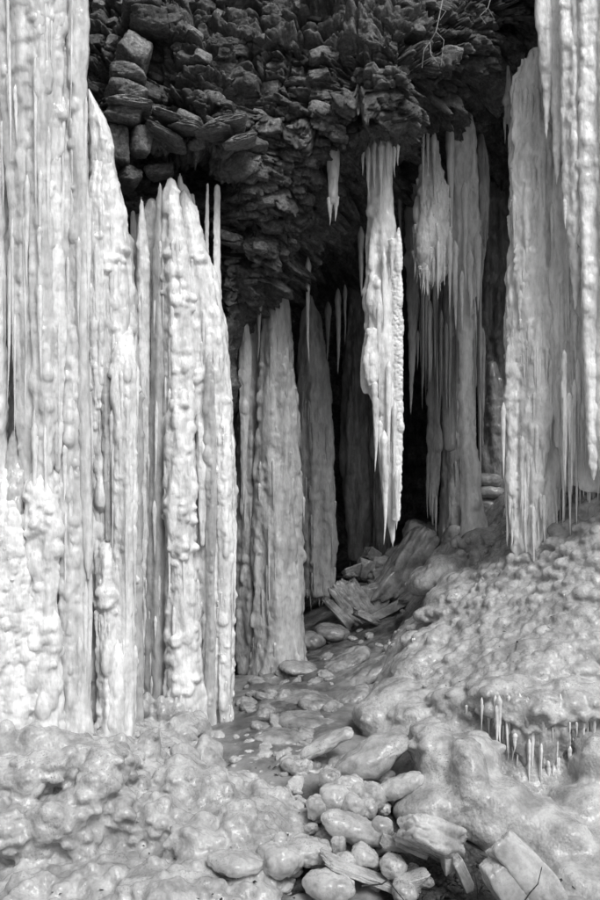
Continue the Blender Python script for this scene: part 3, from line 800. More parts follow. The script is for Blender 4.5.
c = ice_column(B, 8.85, [(120, 84, 100), (150, 84, 110), (200, 84, 122), (260, 84, 134), (400, 84, 142), (760, 84, 146)], 37, name='ice_backing', mat='ice_grey', ns=14, strand=(.1, .22), knob=.010, dr=.6, voxel=.024)
Cc = curtain('ice_curtain', 'wide drip-covered white ice curtain with pointed spires along its top', px=185, py=750, D=9.2)
c = ice_column(Cc, 9.35, [(192, 140.5, 142), (206, 139, 144), (226, 137, 147), (250, 136, 149), (300, 136, 150), (400, 137, 153), (560, 138, 156), (700, 136, 160), (745, 132, 164)], 41, ns=6, knob=.012, core=.85)
shag(c, 14, (.25, 1.0), (.011, .026), 'ice', (.08, .92), .012)
c = ice_column(Cc, 9.55, [(212, 130, 136), (260, 130, 142), (400, 132, 150), (720, 130, 160)], 42, ns=6, mat='ice_grey', knob=.012)
c = ice_column(Cc, 9.3, [(184, 158, 162), (200, 156, 164), (240, 154, 165), (330, 151, 166), (450, 150, 167), (600, 146, 170), (700, 142, 176), (745, 136, 182)], 43, ns=6, knob=.008, kstretch=3, mat='ice_grey')
shag(c, 16, (.25, 1.0), (.011, .026), 'ice', (.08, .92), .012)
c = ice_column(Cc, 9.3, [(180, 167, 175), (190, 164, 179), (215, 163, 182), (260, 163, 188), (330, 164, 192), (450, 163, 194), (600, 164, 196), (700, 160, 200), (750, 154, 204)], 44, bead=(.02, .045), elong=(1.0, 3.2), clus=[(178, 300, 16, 16), (180, 430, 14, 14)], ns=14, strand=(.14, .32), knob=.018, kscale=.075)
shag(c, 50, (.25, 1.0), (.011, .026), 'ice', (.08, .92), .012)
c = ice_column(Cc, 9.42, [(192, 180, 186), (204, 178, 195), (225, 179, 202), (245, 181, 206), (262, 183, 209), (300, 184, 218), (345, 186, 226), (400, 188, 232), (470, 190, 236), (560, 192, 237), (650, 190, 235), (720, 190, 233), (765, 186, 234)], 45, bead=(.018, .042), elong=(1.0, 3.2), clus=[(205, 380, 18, 18), (200, 260, 10, 10), (215, 470, 14, 12)], ns=18, strand=(.12, .26), knob=.018, kscale=.07, flute=.010)
shag(c, 90, (.25, 1.0), (.011, .026), 'ice', (.08, .92), .012)
c = ice_column(Cc, 9.15, [(370, 176, 182), (392, 170, 194), (430, 166, 192), (500, 166, 194), (560, 168, 192), (640, 168, 198), (700, 164, 204), (752, 158, 206)], 46, bead=(.022, .05), elong=(1.0, 3.2), clus=[(180, 396, 14, 18), (175, 512, 18, 22), (180, 545, 14, 14), (176, 640, 18, 10), (184, 690, 20, 8)], emerge=.38, ns=14, strand=(.16, .36), knob=.026, kscale=.10, kstretch=1.3)
shag(c, 24, (.25, 1.0), (.011, .026), 'ice', (.08, .92), .012)
c = ice_column(Cc, 9.2, [(395, 196, 202), (420, 194, 210), (470, 197, 209), (520, 199, 207), (545, 201, 205)], 47, emerge=.22, ns=6, knob=.016)
c = ice_column(Cc, 9.2, [(330, 205, 211), (400, 204, 216), (520, 206, 217), (600, 207, 215), (690, 204, 216), (755, 200, 222)], 48, mat='ice_grey', emerge=.22, ns=6, knob=.010, flute=.008)
c = ice_column(Cc, 9.25, [(380, 218, 224), (450, 216, 231), (560, 217, 233), (660, 218, 231), (740, 220, 229), (758, 222, 226)], 49, emerge=.22, ns=8, knob=.010, flute=.010)
shag(c, 40, (.06, .2), (.008, .016), 'ice', (.05, .95), .12)
c = ice_column(Cc, 9.55, [(186, 215, 219), (195, 214, 221), (250, 213, 221), (310, 213, 222), (345, 212, 222)], 50, ns=3, knob=.005, mat='ice_smooth')
c = ice_column(Cc, 9.55, [(184, 206.5, 208.5), (220, 205, 209), (255, 204, 209), (290, 203, 210)], 51, ns=2, knob=.003, mat='ice_smooth')
c = ice_column(Cc, 9.5, [(186, 180, 188), (194, 177, 192), (215, 177, 199), (250, 178, 207), (300, 184, 216), (380, 190, 222)], 55, ns=8, knob=.012)
c = ice_column(Cc, 9.5, [(200, 147, 156), (210, 145, 160), (240, 144, 164), (300, 144, 168), (420, 146, 170)], 56, ns=7, knob=.010)
c = ice_column(Cc, 9.5, [(258, 203, 210), (275, 203, 218), (320, 204, 226), (400, 206, 232)], 57, ns=7, knob=.014)
c = ice_column(Cc, 9.6, [(196, 188, 194), (205, 187, 197), (225, 188, 200), (250, 190, 204)], 52, ns=3, knob=.006, mat='ice_smooth')
c = ice_column(Cc, 9.5, [(208, 148, 150.5), (225, 147, 152), (262, 146, 154)], 53, ns=2, knob=.004)

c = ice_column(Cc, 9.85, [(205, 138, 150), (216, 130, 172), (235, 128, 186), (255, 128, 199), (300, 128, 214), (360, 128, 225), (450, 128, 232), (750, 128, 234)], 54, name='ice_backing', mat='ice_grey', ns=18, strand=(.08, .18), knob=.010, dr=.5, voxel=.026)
# ------------------------------------------------------------------ columns and icicles in the cave
def lone(name, label, cat, D, outline, seed, group=None, base=None, **kw):
    px = (outline[-1][1] + outline[-1][2]) / 2
    t = thing(name, label, cat, W(px, outline[-1][0], D), group)
    c = ice_column(t, D, outline, seed, **kw)
    return t, c
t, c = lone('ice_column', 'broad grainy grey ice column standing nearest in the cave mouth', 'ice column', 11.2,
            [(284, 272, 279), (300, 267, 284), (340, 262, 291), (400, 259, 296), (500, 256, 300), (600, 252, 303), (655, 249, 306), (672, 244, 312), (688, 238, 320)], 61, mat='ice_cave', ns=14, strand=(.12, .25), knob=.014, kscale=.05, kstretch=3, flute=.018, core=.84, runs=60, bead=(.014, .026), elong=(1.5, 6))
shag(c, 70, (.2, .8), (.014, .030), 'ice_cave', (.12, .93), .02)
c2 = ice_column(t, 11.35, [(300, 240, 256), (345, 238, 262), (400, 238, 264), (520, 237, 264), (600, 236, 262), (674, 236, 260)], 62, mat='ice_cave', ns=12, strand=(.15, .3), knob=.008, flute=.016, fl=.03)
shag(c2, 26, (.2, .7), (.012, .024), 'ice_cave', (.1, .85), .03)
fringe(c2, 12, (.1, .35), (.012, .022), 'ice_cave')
t, c = lone('hanging_icicle', 'smooth bulging grey icicle hanging at the left side of the cave mouth', 'icicle', 11.0,
            [(308, 240, 248), (340, 239, 251), (365, 237, 252), (390, 238, 251), (430, 240, 248), (480, 241, 246), (505, 243, 244.5)], 63, mat='ice_cave', ns=4, knob=.005, flute=.004)
for k, (px, y0, y1, w) in enumerate([(236.5, 305, 360, 3), (259, 296, 360, 3.2)]):
    tt = thing('hanging_icicle', ['thin pale icicle tight against the rock left of the cave', 'thin grey icicle just left of the broad grainy column top'][k], 'icicle', W(px, y0, 11.0))
    icicle(tt, W(px, y0, 11.0), (y1 - y0) / F * 11, w / F * 11, 'ice_cave', 'icicle_shaft')
t, c = lone('ice_column', 'smooth grey ice column behind and right of the broad grainy one', 'ice column', 13.2,
            [(296, 306, 313), (320, 301, 320), (370, 298, 328), (450, 298, 333), (550, 300, 336), (596, 302, 336)], 64, mat='ice_cave', ns=12, strand=(.12, .25), knob=.012, kscale=.05, kstretch=3, flute=.018, core=.84, runs=50, bead=(.012, .022), elong=(1.5, 6))
fringe(c, 26, (.08, .22), (.014, .028), 'ice_cave', (.95, .998), .3)
shag(c, 50, (.2, .7), (.014, .030), 'ice_cave', (.2, .95), .02)
def plain_icicle(px, y0, y1, w, D, mat, label):
    t = thing('hanging_icicle', label, 'icicle', W(px, y0, D)); icicle(t, W(px, y0 - 4, D), (y1 - y0 + 4) / F * D, w / F * D, mat, 'icicle_shaft', .01)
    return t
plain_icicle(308, 260, 362, 3.4, 11.0, 'ice_cave', 'long thin icicle hanging in front of the smooth grey column')
plain_icicle(361, 230, 297, 3.6, 11.2, 'ice_cave', 'thin icicle hanging just left of the long bright hanging column')
plain_icicle(338, 292, 374, 3.5, 12.6, 'ice_cave', 'slender dim icicle hanging in the dark middle of the cave')
plain_icicle(345, 288, 345, 2.2, 12.7, 'ice_cave', 'short thin dim icicle beside the slender one in mid cave')
plain_icicle(328, 305, 365, 3.5, 13.0, 'ice_cave', 'dim icicle touching the right side of the smooth grey column')
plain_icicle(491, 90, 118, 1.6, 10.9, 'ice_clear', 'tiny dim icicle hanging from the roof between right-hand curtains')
t = thing('hanging_icicle', 'short forked icicle hanging alone from the overhanging rock', 'icicle', W(333, 152, 9.85))
ice_column(t, 9.85, [(140, 326, 340), (165, 327, 340), (190, 328, 339), (203, 329, 337)], 65, name='icicle_shaft', ns=4, knob=.005, mat='ice_cave', core=.92)
icicle(t, W(329.5, 196, 9.85), .30, .030, 'ice_cave'); icicle(t, W(335.5, 192, 9.85), .30, .030, 'ice_cave'); icicle(t, W(331.5, 200, 9.85), .14, .018, 'ice_cave')
icicle(t, W(338, 196, 9.85), .12, .016, 'ice_cave')

t, c = lone('hanging_ice_column', 'long bright ice column hanging in the cave centre with a knobbly right edge', 'ice column', 10.3,
            [(120, 362, 398), (145, 366, 394), (165, 369, 391), (200, 368, 392), (250, 366, 397), (300, 365, 400), (340, 364, 402), (375, 365, 402), (400, 371, 402), (450, 376, 400), (490, 381, 399), (520, 386, 397), (540, 390, 395), (548, 391.5, 393.5)], 66,
            ns=14, strand=(.16, .32), knob=.016, kscale=.055, flute=.010, mat='ice')
ice_column(t, 10.2, [(240, 389, 397), (300, 392, 401), (360, 393, 403), (420, 393, 403), (480, 393, 401), (520, 393, 399)], 67, name='knobbly_edge', ns=5, knob=.034, kscale=.055, kstretch=.8, flute=0)
c3 = ice_column(t, 10.15, [(330, 366, 380), (360, 364, 380), (378, 365, 378), (386, 368, 375)], 68, name='knobbly_edge', ns=5, knob=.026, kscale=.06, kstretch=.9, flute=0)
for (px, y0, y1, w) in ((376, 395, 472, 4), (380, 420, 462, 3), (384, 430, 520, 5), (389, 360, 470, 4), (379, 300, 400, 3), (386, 460, 545, 4), (397, 470, 530, 3), (375, 380, 440, 4), (392, 240, 280, 3), (384, 250, 330, 3), (395, 400, 500, 3)):
    icicle(t, W(px, y0, 10.12), (y1 - y0) / F * 10.12, w / F * 10.1, 'ice', tilt=.01)
icicle(t, W(391, 150, 10.3), .5, .025, 'ice')
for (px, y0, y1, w) in ((363, 148, 176, 2.2), (368, 146, 200, 3), (374, 140, 190, 3), (381, 140, 210, 3.5), (388, 140, 186, 3), (394, 146, 178, 2.4), (398, 144, 166, 2)):
    icicle(t, W(px, y0, 10.05), (y1 - y0) / F * 10.05, w / F * 10, 'ice')

t, c = lone('hanging_icicle', 'long smooth grey icicle right of the long bright hanging column', 'icicle', 12.0,
            [(185, 403, 419), (230, 404, 420), (300, 406, 420), (340, 408, 417), (380, 409, 414), (415, 409.5, 411.5), (424, 410, 411)], 69, mat='ice_cave', ns=5, knob=.005, flute=.006)
icicle(t, W(400, 195, 11.8), .7, .03, 'ice_cave'); icicle(t, W(418, 330, 11.9), .5, .02, 'ice_cave')

# feathery curtain and the rope-like column to its foot
t, c = lone('ice_curtain', 'feathery shredded white ice curtain hanging in the right half of the cave', 'ice curtain', 11.1,
            [(140, 424, 436), (170, 422, 440), (200, 420, 446), (240, 417, 448), (265, 418, 447), (283, 422, 440)], 70, ns=10, strand=(.15, .4), knob=.035, kscale=.07, kstretch=1.4, flute=.012)
shag(c, 110, (.10, .34), (.014, .030), 'ice', (.02, .95), .10)
fringe(c, 22, (.12, .34), (.014, .030), 'ice', (.75, .99), .4)
for (px, y0, y1, w) in ((423, 120, 190, 2.5), (428, 125, 180, 2), (434, 130, 200, 3), (450, 230, 312, 3), (438, 240, 300, 3)):
    icicle(t, W(px, y0, 10.95), (y1 - y0) / F * 11, w / F * 11, 'ice')
t, c = lone('ice_column', 'tall ice column narrowing to a rope and spreading into a cone at its foot', 'ice column', 11.4,
            [(100, 446, 472), (140, 444, 476), (200, 446, 480), (240, 448, 480), (275, 452, 476), (300, 456, 473), (340, 459, 472), (400, 460, 473), (440, 461, 476), (470, 462, 479), (500, 462, 483), (530, 461, 490), (560, 452, 504)], 71,
            ns=12, strand=(.16, .34), knob=.018, kscale=.06, flute=.010)
for (px, y0, y1, w) in ((455, 240, 330, 4), (470, 250, 322, 4), (478, 230, 312, 4), (465, 180, 290, 4), (450, 120, 260, 5), (462, 270, 330, 3)):
    icicle(t, W(px, y0, 11.15), (y1 - y0) / F * 11.15, w / F * 11.15, 'ice', tilt=.01)
t, c = lone('hanging_ice_column', 'grey tapering ice fin right of the tall rope-like column', 'ice column', 11.8,
            [(135, 478, 484), (160, 474, 489), (200, 474, 490), (240, 475, 488), (265, 476, 483), (300, 476, 480), (320, 477, 478.5)], 72, mat='ice_cave', ns=7, knob=.006, flute=.012)
fringe(c, 6, (.2, .4), (.015, .03), 'ice_cave', (.6, .9), .5)
# grey columns behind
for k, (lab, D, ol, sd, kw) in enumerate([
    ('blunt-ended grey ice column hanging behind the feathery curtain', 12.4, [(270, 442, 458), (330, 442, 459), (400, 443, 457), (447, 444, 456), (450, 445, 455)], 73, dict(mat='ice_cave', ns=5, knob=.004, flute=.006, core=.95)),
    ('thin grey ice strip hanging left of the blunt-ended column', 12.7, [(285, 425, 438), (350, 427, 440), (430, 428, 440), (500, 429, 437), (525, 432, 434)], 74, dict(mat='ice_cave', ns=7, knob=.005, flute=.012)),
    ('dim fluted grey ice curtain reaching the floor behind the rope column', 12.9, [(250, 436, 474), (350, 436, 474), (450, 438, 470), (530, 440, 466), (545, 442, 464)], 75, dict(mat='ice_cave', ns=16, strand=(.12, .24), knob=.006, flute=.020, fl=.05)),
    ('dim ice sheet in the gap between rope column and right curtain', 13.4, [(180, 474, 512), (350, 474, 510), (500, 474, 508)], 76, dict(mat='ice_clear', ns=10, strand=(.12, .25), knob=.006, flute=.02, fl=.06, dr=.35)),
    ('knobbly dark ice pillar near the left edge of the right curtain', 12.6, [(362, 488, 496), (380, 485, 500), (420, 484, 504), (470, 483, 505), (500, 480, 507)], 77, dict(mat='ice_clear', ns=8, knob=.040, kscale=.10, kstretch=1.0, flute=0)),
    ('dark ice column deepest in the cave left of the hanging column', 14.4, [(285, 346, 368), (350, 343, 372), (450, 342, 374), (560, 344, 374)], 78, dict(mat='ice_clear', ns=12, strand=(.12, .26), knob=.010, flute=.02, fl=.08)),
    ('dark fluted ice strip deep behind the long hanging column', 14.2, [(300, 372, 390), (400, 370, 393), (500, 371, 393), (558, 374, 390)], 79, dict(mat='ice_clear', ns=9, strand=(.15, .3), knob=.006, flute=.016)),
    ]):
    nm = 'hanging_ice_column' if k < 2 else 'ice_column'
    t, c = lone(nm, lab, 'ice column', D, ol, sd, **kw)
    mt = kw['mat']
    if k in (0, 1, 2): shag(c, 18, (.25, .8), (.014, .03), mt, (.1, .9), .02)
    if k == 2:
        for _ in range(64):
            px = RG.uniform(420, 484); D = RG.uniform(11.7, 12.7); y0 = RG.uniform(170, 330); ln = RG.uniform(.7, 2.4)
            icicle(t, W(px, y0, D), ln, RG.uniform(.018, .042), RG.choice(('ice_cave', 'ice_cave', 'ice')), tilt=.01)
    if k in (5, 6):
        shag(c, 10, (.4, 1.0), (.02, .04), mt, (.3, .9), .02); fringe(c, 8, (.1, .3), (.02, .035), mt)
# cluster of torn icicles at the roof
t = thing('hanging_icicle', 'ragged twin icicle hanging just left of the right ice curtain', 'icicle', W(508, 70, 10.4))
ice_column(t, 10.4, [(66, 507, 509.5), (85, 506, 511), (110, 504, 512), (122, 504, 511)], 80, name='icicle_shaft', mat='ice_cave', ns=3, knob=.01, core=.9)
icicle(t, W(505, 115, 10.4), .32, .02, 'ice_cave'); icicle(t, W(509.5, 115, 10.4), .26, .02, 'ice_cave')

# ------------------------------------------------------------------ right ice curtains
Rr = curtain('ice_curtain', 'broad shaggy ice curtain standing on the right-hand mound', px=535, py=550, D=9.9)
c = ice_column(Rr, 9.95, [(50, 530, 548), (62, 526, 556), (78, 519, 562), (92, 513, 566), (200, 511, 572), (300, 509, 578), (400, 507, 576), (480, 506, 566), (530, 509, 556), (562, 512, 548)], 90,
               ns=34, strand=(.08, .20), knob=.020, kscale=.06, kstretch=3.0, flute=.030, fl=.075, core=.80, dr=.75, drop=(.08, .3), runs=110, bead=(.012, .024), elong=(1.6, 6))
shag(c, 150, (.25, .9), (.016, .036), 'ice', (.03, .93), .02)
shag(c, 50, (.10, .35), (.010, .022), 'ice', (.5, .96), .04)
shag(c, 40, (.04, .10), (.008, .014), 'ice', (.1, .95), .35, th=(-105, -60))
fringe(c, 30, (.1, .3), (.012, .022), 'ice', (.9, .99), .3)
Rs = curtain('ice_curtain', 'layered ice drapery with long drips at the top right corner', px=590, py=480, D=9.4)
ice_column(Rs, 9.55, [(-260, 570, 700), (100, 566, 690), (300, 572, 690), (420, 574, 690), (478, 578, 690), (492, 584, 690)], 91, voxel=.021, runs=90, bead=(.012, .03), elong=(1.5, 5), ns=20, strand=(.08, .2), knob=.012, flute=.016, core=.80, dr=.45)
c = ice_column(Rs, 9.62, [(120, 556, 582), (200, 552, 592), (300, 552, 598), (400, 556, 600), (455, 562, 598), (485, 570, 594)], 97, ns=16, strand=(.10, .22), knob=.014, kstretch=2.5, flute=.02, fl=.06, core=.82)
shag(c, 70, (.3, 1.0), (.014, .032), 'ice', (.1, .95), .015)
fringe(c, 14, (.15, .35), (.014, .026), 'ice')
c = ice_column(Rs, 9.35, [(-260, 536, 566), (-20, 538, 560), (30, 538, 560), (70, 541, 558), (90, 543, 552), (125, 544, 549), (148, 545.5, 547)], 92, ns=6, knob=.010, flute=.008)
c = ice_column(Rs, 9.3, [(-260, 550, 576), (0, 549, 572), (60, 550, 572), (120, 552, 566), (160, 553, 562), (180, 555, 559), (188, 556, 557.5)], 93, ns=7, knob=.012)
c = ice_column(Rs, 9.2, [(-260, 560, 592), (0, 560, 590), (100, 561, 589), (190, 562, 586), (230, 567, 584), (290, 572, 580), (310, 574, 577)], 94, ns=9, knob=.018, kscale=.08)
fringe(c, 7, (.15, .4), (.015, .028), 'ice', (.7, .92), .7)
c = ice_column(Rs, 9.1, [(-260, 578, 604), (0, 577, 606), (120, 578, 604), (240, 580, 602), (330, 582, 600), (420, 586, 600), (465, 589, 598), (480, 592, 595)], 95, ns=8, knob=.016, kscale=.08)
c = ice_column(Rs, 9.05, [(-260, 596, 640), (100, 596, 640), (300, 594, 640), (430, 596, 640), (484, 600, 636)], 96, ns=9, knob=.014, voxel=.022)
fringe(c, 12, (.1, .3), (.015, .03), 'ice')
for k in range(26):
    px = RG.uniform(562, 604); y1 = RG.uniform(430, 492) - max(0, 578 - px) * .4
    icicle(Rs, W(px, y1 - RG.uniform(60, 130), 9.32), RG.uniform(.5, 1.0), RG.uniform(.018, .034), 'ice', tilt=.01)

# ------------------------------------------------------------------ ice mounds
def edgeR(x, y):          # the mound's skirt dives under the floor along its left and front sides
    lx = np.interp(y, [6.65, 7.3, 7.75, 8.2, 8.8, 9.6, 10.4, 11.2, 12.5, 14], [1.30, 1.15, .85, .42, .42, .50, .62, .80, 1.3, 1.8])
    lx = lx + 0.08 * fbm(x * 2, y * 2, 1.0, 77, 3)
    return sstep(-0.05, 0.35, x - lx) * sstep(0, .45, y - 6.6 + .6 * sstep(1.45, 1.9, x) + 0.15 * fbm(x * 2, y * 2, 4.0, 78, 3))
def edgeL(x, y):
    rx = np.interp(y, [6.0, 6.5, 6.95, 7.5, 8.05, 8.6, 9.2, 9.8], [-.35, -.1, .08, .0, -.22, -.42, -.62, -.8])
    rx = rx + 0.08 * fbm(x * 2, y * 2, 1.0, 79, 3)
    return sstep(-0.05, 0.30, rx - x) * sstep(5.6, 6.1, y)
def fzR(x, y):
    k = edgeR(x, y)
    return _rf(x, y) * k + (floor_z(x, y) - 0.22) * (1 - k)
def fzL(x, y):
    k = edgeL(x, y)
    return _lf(x, y) * k + (floor_z(x, y) - 0.2) * (1 - k)
def surf_z(x, y):
    z = float(floor_z(x, y))
    if x > .2 and y > 6.1: z = max(z, float(fzR(np.array([x]), np.array([y]))[0]))
    if x < .3 and 5.1 < y < 10.2: z = max(z, float(fzL(np.array([x]), np.array([y]))[0]))
    return z
def hit(fz, px, py, d0=5.2, d1=12.5):
    """first place where the ray through a pixel meets a height field"""
    Ds = np.linspace(d0, d1, 240); x = X(px, Ds); f = fz(x, Ds) - Z(py, Ds)
    k = np.argmax(f > 0)
    return (None if not (f > 0).any() else Vector((float(x[k]), float(Ds[k]), float(Z(py, Ds[k])))))
def solid(fz, x0, x1, y0, y1, step, rel, bottom=-1.2):
    nx, ny = int((x1 - x0) / step), int((y1 - y0) / step)
    gx, gy = np.meshgrid(np.linspace(x0, x1, nx), np.linspace(y0, y1, ny)); gz = fz(gx, gy)
    gz = gz + rel * fbm(gx * 1.4, gy * 1.4, 0.0, 55, 4)
    T_ = np.stack([gx, gy, gz], -1).reshape(-1, 3); B_ = T_.copy(); B_[:, 2] = bottom
    Q = grid_faces(ny, nx); n = nx * ny
    rim = np.concatenate([np.arange(nx), np.arange(1, ny) * nx + nx - 1, (ny - 1) * nx + np.arange(nx - 2, -1, -1), np.arange(ny - 2, 0, -1) * nx])
    r2 = np.roll(rim, -1)
    side = np.stack([rim, rim + n, r2 + n, r2], -1)
    return np.concatenate([T_, B_]), np.concatenate([Q, (Q + n)[:, ::-1], side])
def blob(px, py, D, rx, ry, rd, roll, seed, big=.2, kn=.0, n=2.2):
    """one swollen lobe as a closed shape in the world"""
    d, Q = dirs(20); e = np.array((rx / F * D, rd, ry / F * D))
    r = (np.abs(d) ** n).sum(1) ** (-1 / n); p = d * r[:, None] * e; sc = float(e.mean()); q = p / sc
    disp = big * sc * fbm(q[:, 0] * 1.3 + seed * 3.1, q[:, 1] * 1.3, q[:, 2] * 1.3, seed, 3)
    p = p + (d / e) / np.linalg.norm(d / e, axis=1, keepdims=True) * disp[:, None]
    c_, s_ = math.cos(roll), math.sin(roll)
    p = np.stack([p[:, 0] * c_ + p[:, 2] * s_, p[:, 1], -p[:, 0] * s_ + p[:, 2] * c_], -1)
    return p + np.array(W(px, py, D + rd * .5)), Q, None
RIMS = []
def encrust(V, N, rng, n, region, size, flat, subs, sub, sink=.35, spread=.62):
    """overlapping swollen caps grown on a skin, with smaller caps round their lower rims"""
    px = 300 + V[:, 0] / V[:, 1] * F; py = 450 - (V[:, 2] - H) / V[:, 1] * F
    see = (V * N)[:, :2].sum(1) + (V[:, 2] - H) * N[:, 2]
    ok = np.nonzero(region(px, py) & (see < .3) & (V[:, 2] > floor_z(V[:, 0], V[:, 1]) - .06))[0]
    P_, S_ = [], []; RIMS.clear(); cell = {}
    for _ in range(n * 3):
        if len(RIMS) >= n: break
        i = ok[rng.randrange(len(ok))]; p, nn = V[i].astype(float), N[i].astype(float)
        r = rng.uniform(*size) * rng.choice((.6, .8, 1, 1, 1.35))
        key = tuple(int(v // .12) for v in p); near = False
        for a in (-1, 0, 1):
            for b in (-1, 0, 1):
                for c_ in (-1, 0, 1):
                    for q, rq in cell.get((key[0] + a, key[1] + b, key[2] + c_), ()):
                        if ((q - p) ** 2).sum() < (spread * (r + rq)) ** 2: near = True
        if near: continue
        cell.setdefault(key, []).append((p, r))
        P_.append(p - nn * r * sink); S_.append((r * rng.uniform(.9, 1.4), r * .95, r * rng.uniform(*flat)))
        RIMS.append((Vector(p.tolist()), r))
        for _ in range(rng.randint(*subs)):
            a = rng.uniform(-2.6, 2.6); q = r * rng.uniform(*sub)
            P_.append(p - nn * r * sink + np.array((math.sin(a) * r, -math.cos(a) * r * .8, -r * rng.uniform(.0, .4)))); S_.append((q * rng.uniform(.8, 1.3), q, q * rng.uniform(.8, 1.5)))
    Vb, Qb = balls(P_, S_, .15)
    return Vb, Qb, None

rm = thing('ice_mound', 'large knobbly ice mound sloping down under the right-hand curtains', 'ice mound', W(520, 760, 8.0))
lm = thing('ice_mound', 'low lumpy ice mound at the foot of the left ice curtains', 'ice mound', W(110, 830, 6.8))
LOBES = [  # px, py, D, rx, ry(px), depth m, roll
    (424, 803, 7.0, 34, 17, .26, -.35), (440, 812, 6.95, 20, 14, .2, .5), (440, 762, 7.4, 24, 28, .3, .35), (468, 782, 7.05, 20, 42, .26, -.10), (430, 745, 7.6, 20, 24, .28, .3),
    (500, 806, 7.0, 36, 28, .3, .25), (535, 822, 6.9, 40, 24, .3, .2), (474, 758, 7.5, 26, 22, .28, .3), (560, 846, 6.7, 36, 34, .28, .1), (484, 826, 6.9, 22, 18, .24, .4),
    (395, 702, 8.8, 30, 20, .35, -.4), (372, 716, 8.7, 18, 16, .26, -.3), (412, 668, 9.3, 26, 16, .35, -.5), (430, 642, 9.6, 28, 12, .35, -.5), (410, 720, 8.5, 22, 20, .3, -.2),
    (430, 578, 11.0, 24, 12, .35, -.5), (446, 566, 11.0, 18, 12, .3, 0), (452, 600, 10.2, 32, 16, .4, -.4), (470, 585, 10.4, 34, 14, .4, -.1), (482, 546, 11.2, 26, 18, .35, 0),
    (580, 806, 7.2, 30, 22, .28, -.2), (592, 764, 7.6, 20, 30, .3, 0), (600, 858, 6.6, 30, 24, .3, 0), (575, 880, 6.3, 26, 20, .26, .2), (598, 893, 6.15, 24, 16, .24, 0), (455, 800, 7.0, 14, 22, .2, .3),
    # the shelf that carries the icicle fringe
    (540, 706, 7.9, 46, 20, .32, 0), (500, 696, 8.05, 30, 18, .28, .1), (578, 700, 7.95, 30, 20, .28, 0), (470, 704, 8.3, 26, 14, .24, .2), (542, 742, 8.0, 30, 30, .16, 0), (505, 728, 8.15, 20, 24, .14, 0)]
def right_mound():
    rng = random.Random(3)
    parts = [solid(fzR, 0.15, 4.6, 5.9, 12.8, .045, .10) + (None,)]
    for k, l in enumerate(LOBES): parts.append(blob(l[0], l[1], G(l[2]), *l[3:], 400 + k))
    V, Q, N = fuse(*join(parts), .03, 3)
    skin = [(V, Q, None)]
    skin.append(encrust(V, N, rng, 760, lambda px, py: (px > 410) & (px < 660) & (py > 480) & (py < 745) & (py > 1190 - 1.35 * px), (.035, .10), (.5, .85), (3, 7), (.2, .42), .2))
    rims = list(RIMS)
    skin.append(encrust(V, N, rng, 260, lambda px, py: (px > 330) & (px < 480) & (py > 540) & (py < 760), (.02, .06), (.5, .8), (1, 4), (.3, .6), .5))
    skin.append(encrust(V, N, rng, 130, lambda px, py: (px > 430) & (px < 640) & (py > 735) & (py < 890), (.02, .07), (.4, .7), (1, 4), (.3, .6), .6))
    fp, fs = [], []
    for _ in range(150):
        px = rng.uniform(508, 582); D = rng.uniform(9.78, 10.0); py = np.interp(px, [500, 515, 545, 582], [566, 566, 560, 530]) + rng.uniform(-8, 14)
        r = rng.uniform(.02, .065); fp.append(tuple(W(px, py, D))); fs.append((r * rng.uniform(.8, 1.3), r, r * rng.uniform(.9, 1.8)))
    for _ in range(60):
        px = rng.uniform(452, 505); D = rng.uniform(11.0, 11.4); py = 552 + rng.uniform(-14, 10)
        r = rng.uniform(.03, .08); fp.append(tuple(W(px, py, D))); fs.append((r * rng.uniform(.8, 1.3), r, r * rng.uniform(.8, 1.4)))
    fV, fQ = balls(fp, fs, .1); skin.append((fV, fQ, None))
    V, Q, N = fuse(*join(skin), 0.0180, 1)
    keep = (V[:, 2] > floor_z(V[:, 0], V[:, 1]) - .14) & (V[:, 0] < 4.3) & (V[:, 1] < 12.6)
    Q = Q[keep[Q].all(1)]
    mk = sstep(7.4, 8.6, V[:, 1] + .5 * (V[:, 0] - 1.5))
    V = V + N * ((.25 + .75 * mk) * 0.009 * (dome(worley3(V[:, 0] / .045, V[:, 1] / .045, V[:, 2] / .055, 4)[0], .85) - .5))[:, None].astype(np.float32)
    V = V + N * (.006 * fbm(V[:, 0] * 24, V[:, 1] * 24, V[:, 2] * 24, 9, 3))[:, None].astype(np.float32)
    V, Q, _ = compact(V, Q)
    world_mesh('mound_body', V, Q, M['mound'], rm)
    rng.shuffle(rims)
    for p, r in rims[:60]:
        for _ in range(2):
            a = rng.uniform(-.9, .9)
            icicle(rm, p + Vector((math.sin(a) * r * 1.1, -math.cos(a) * r * .85, -r * .15)), rng.uniform(.06, .15), rng.uniform(.008, .014), 'ice', tilt=.03)
right_mound()
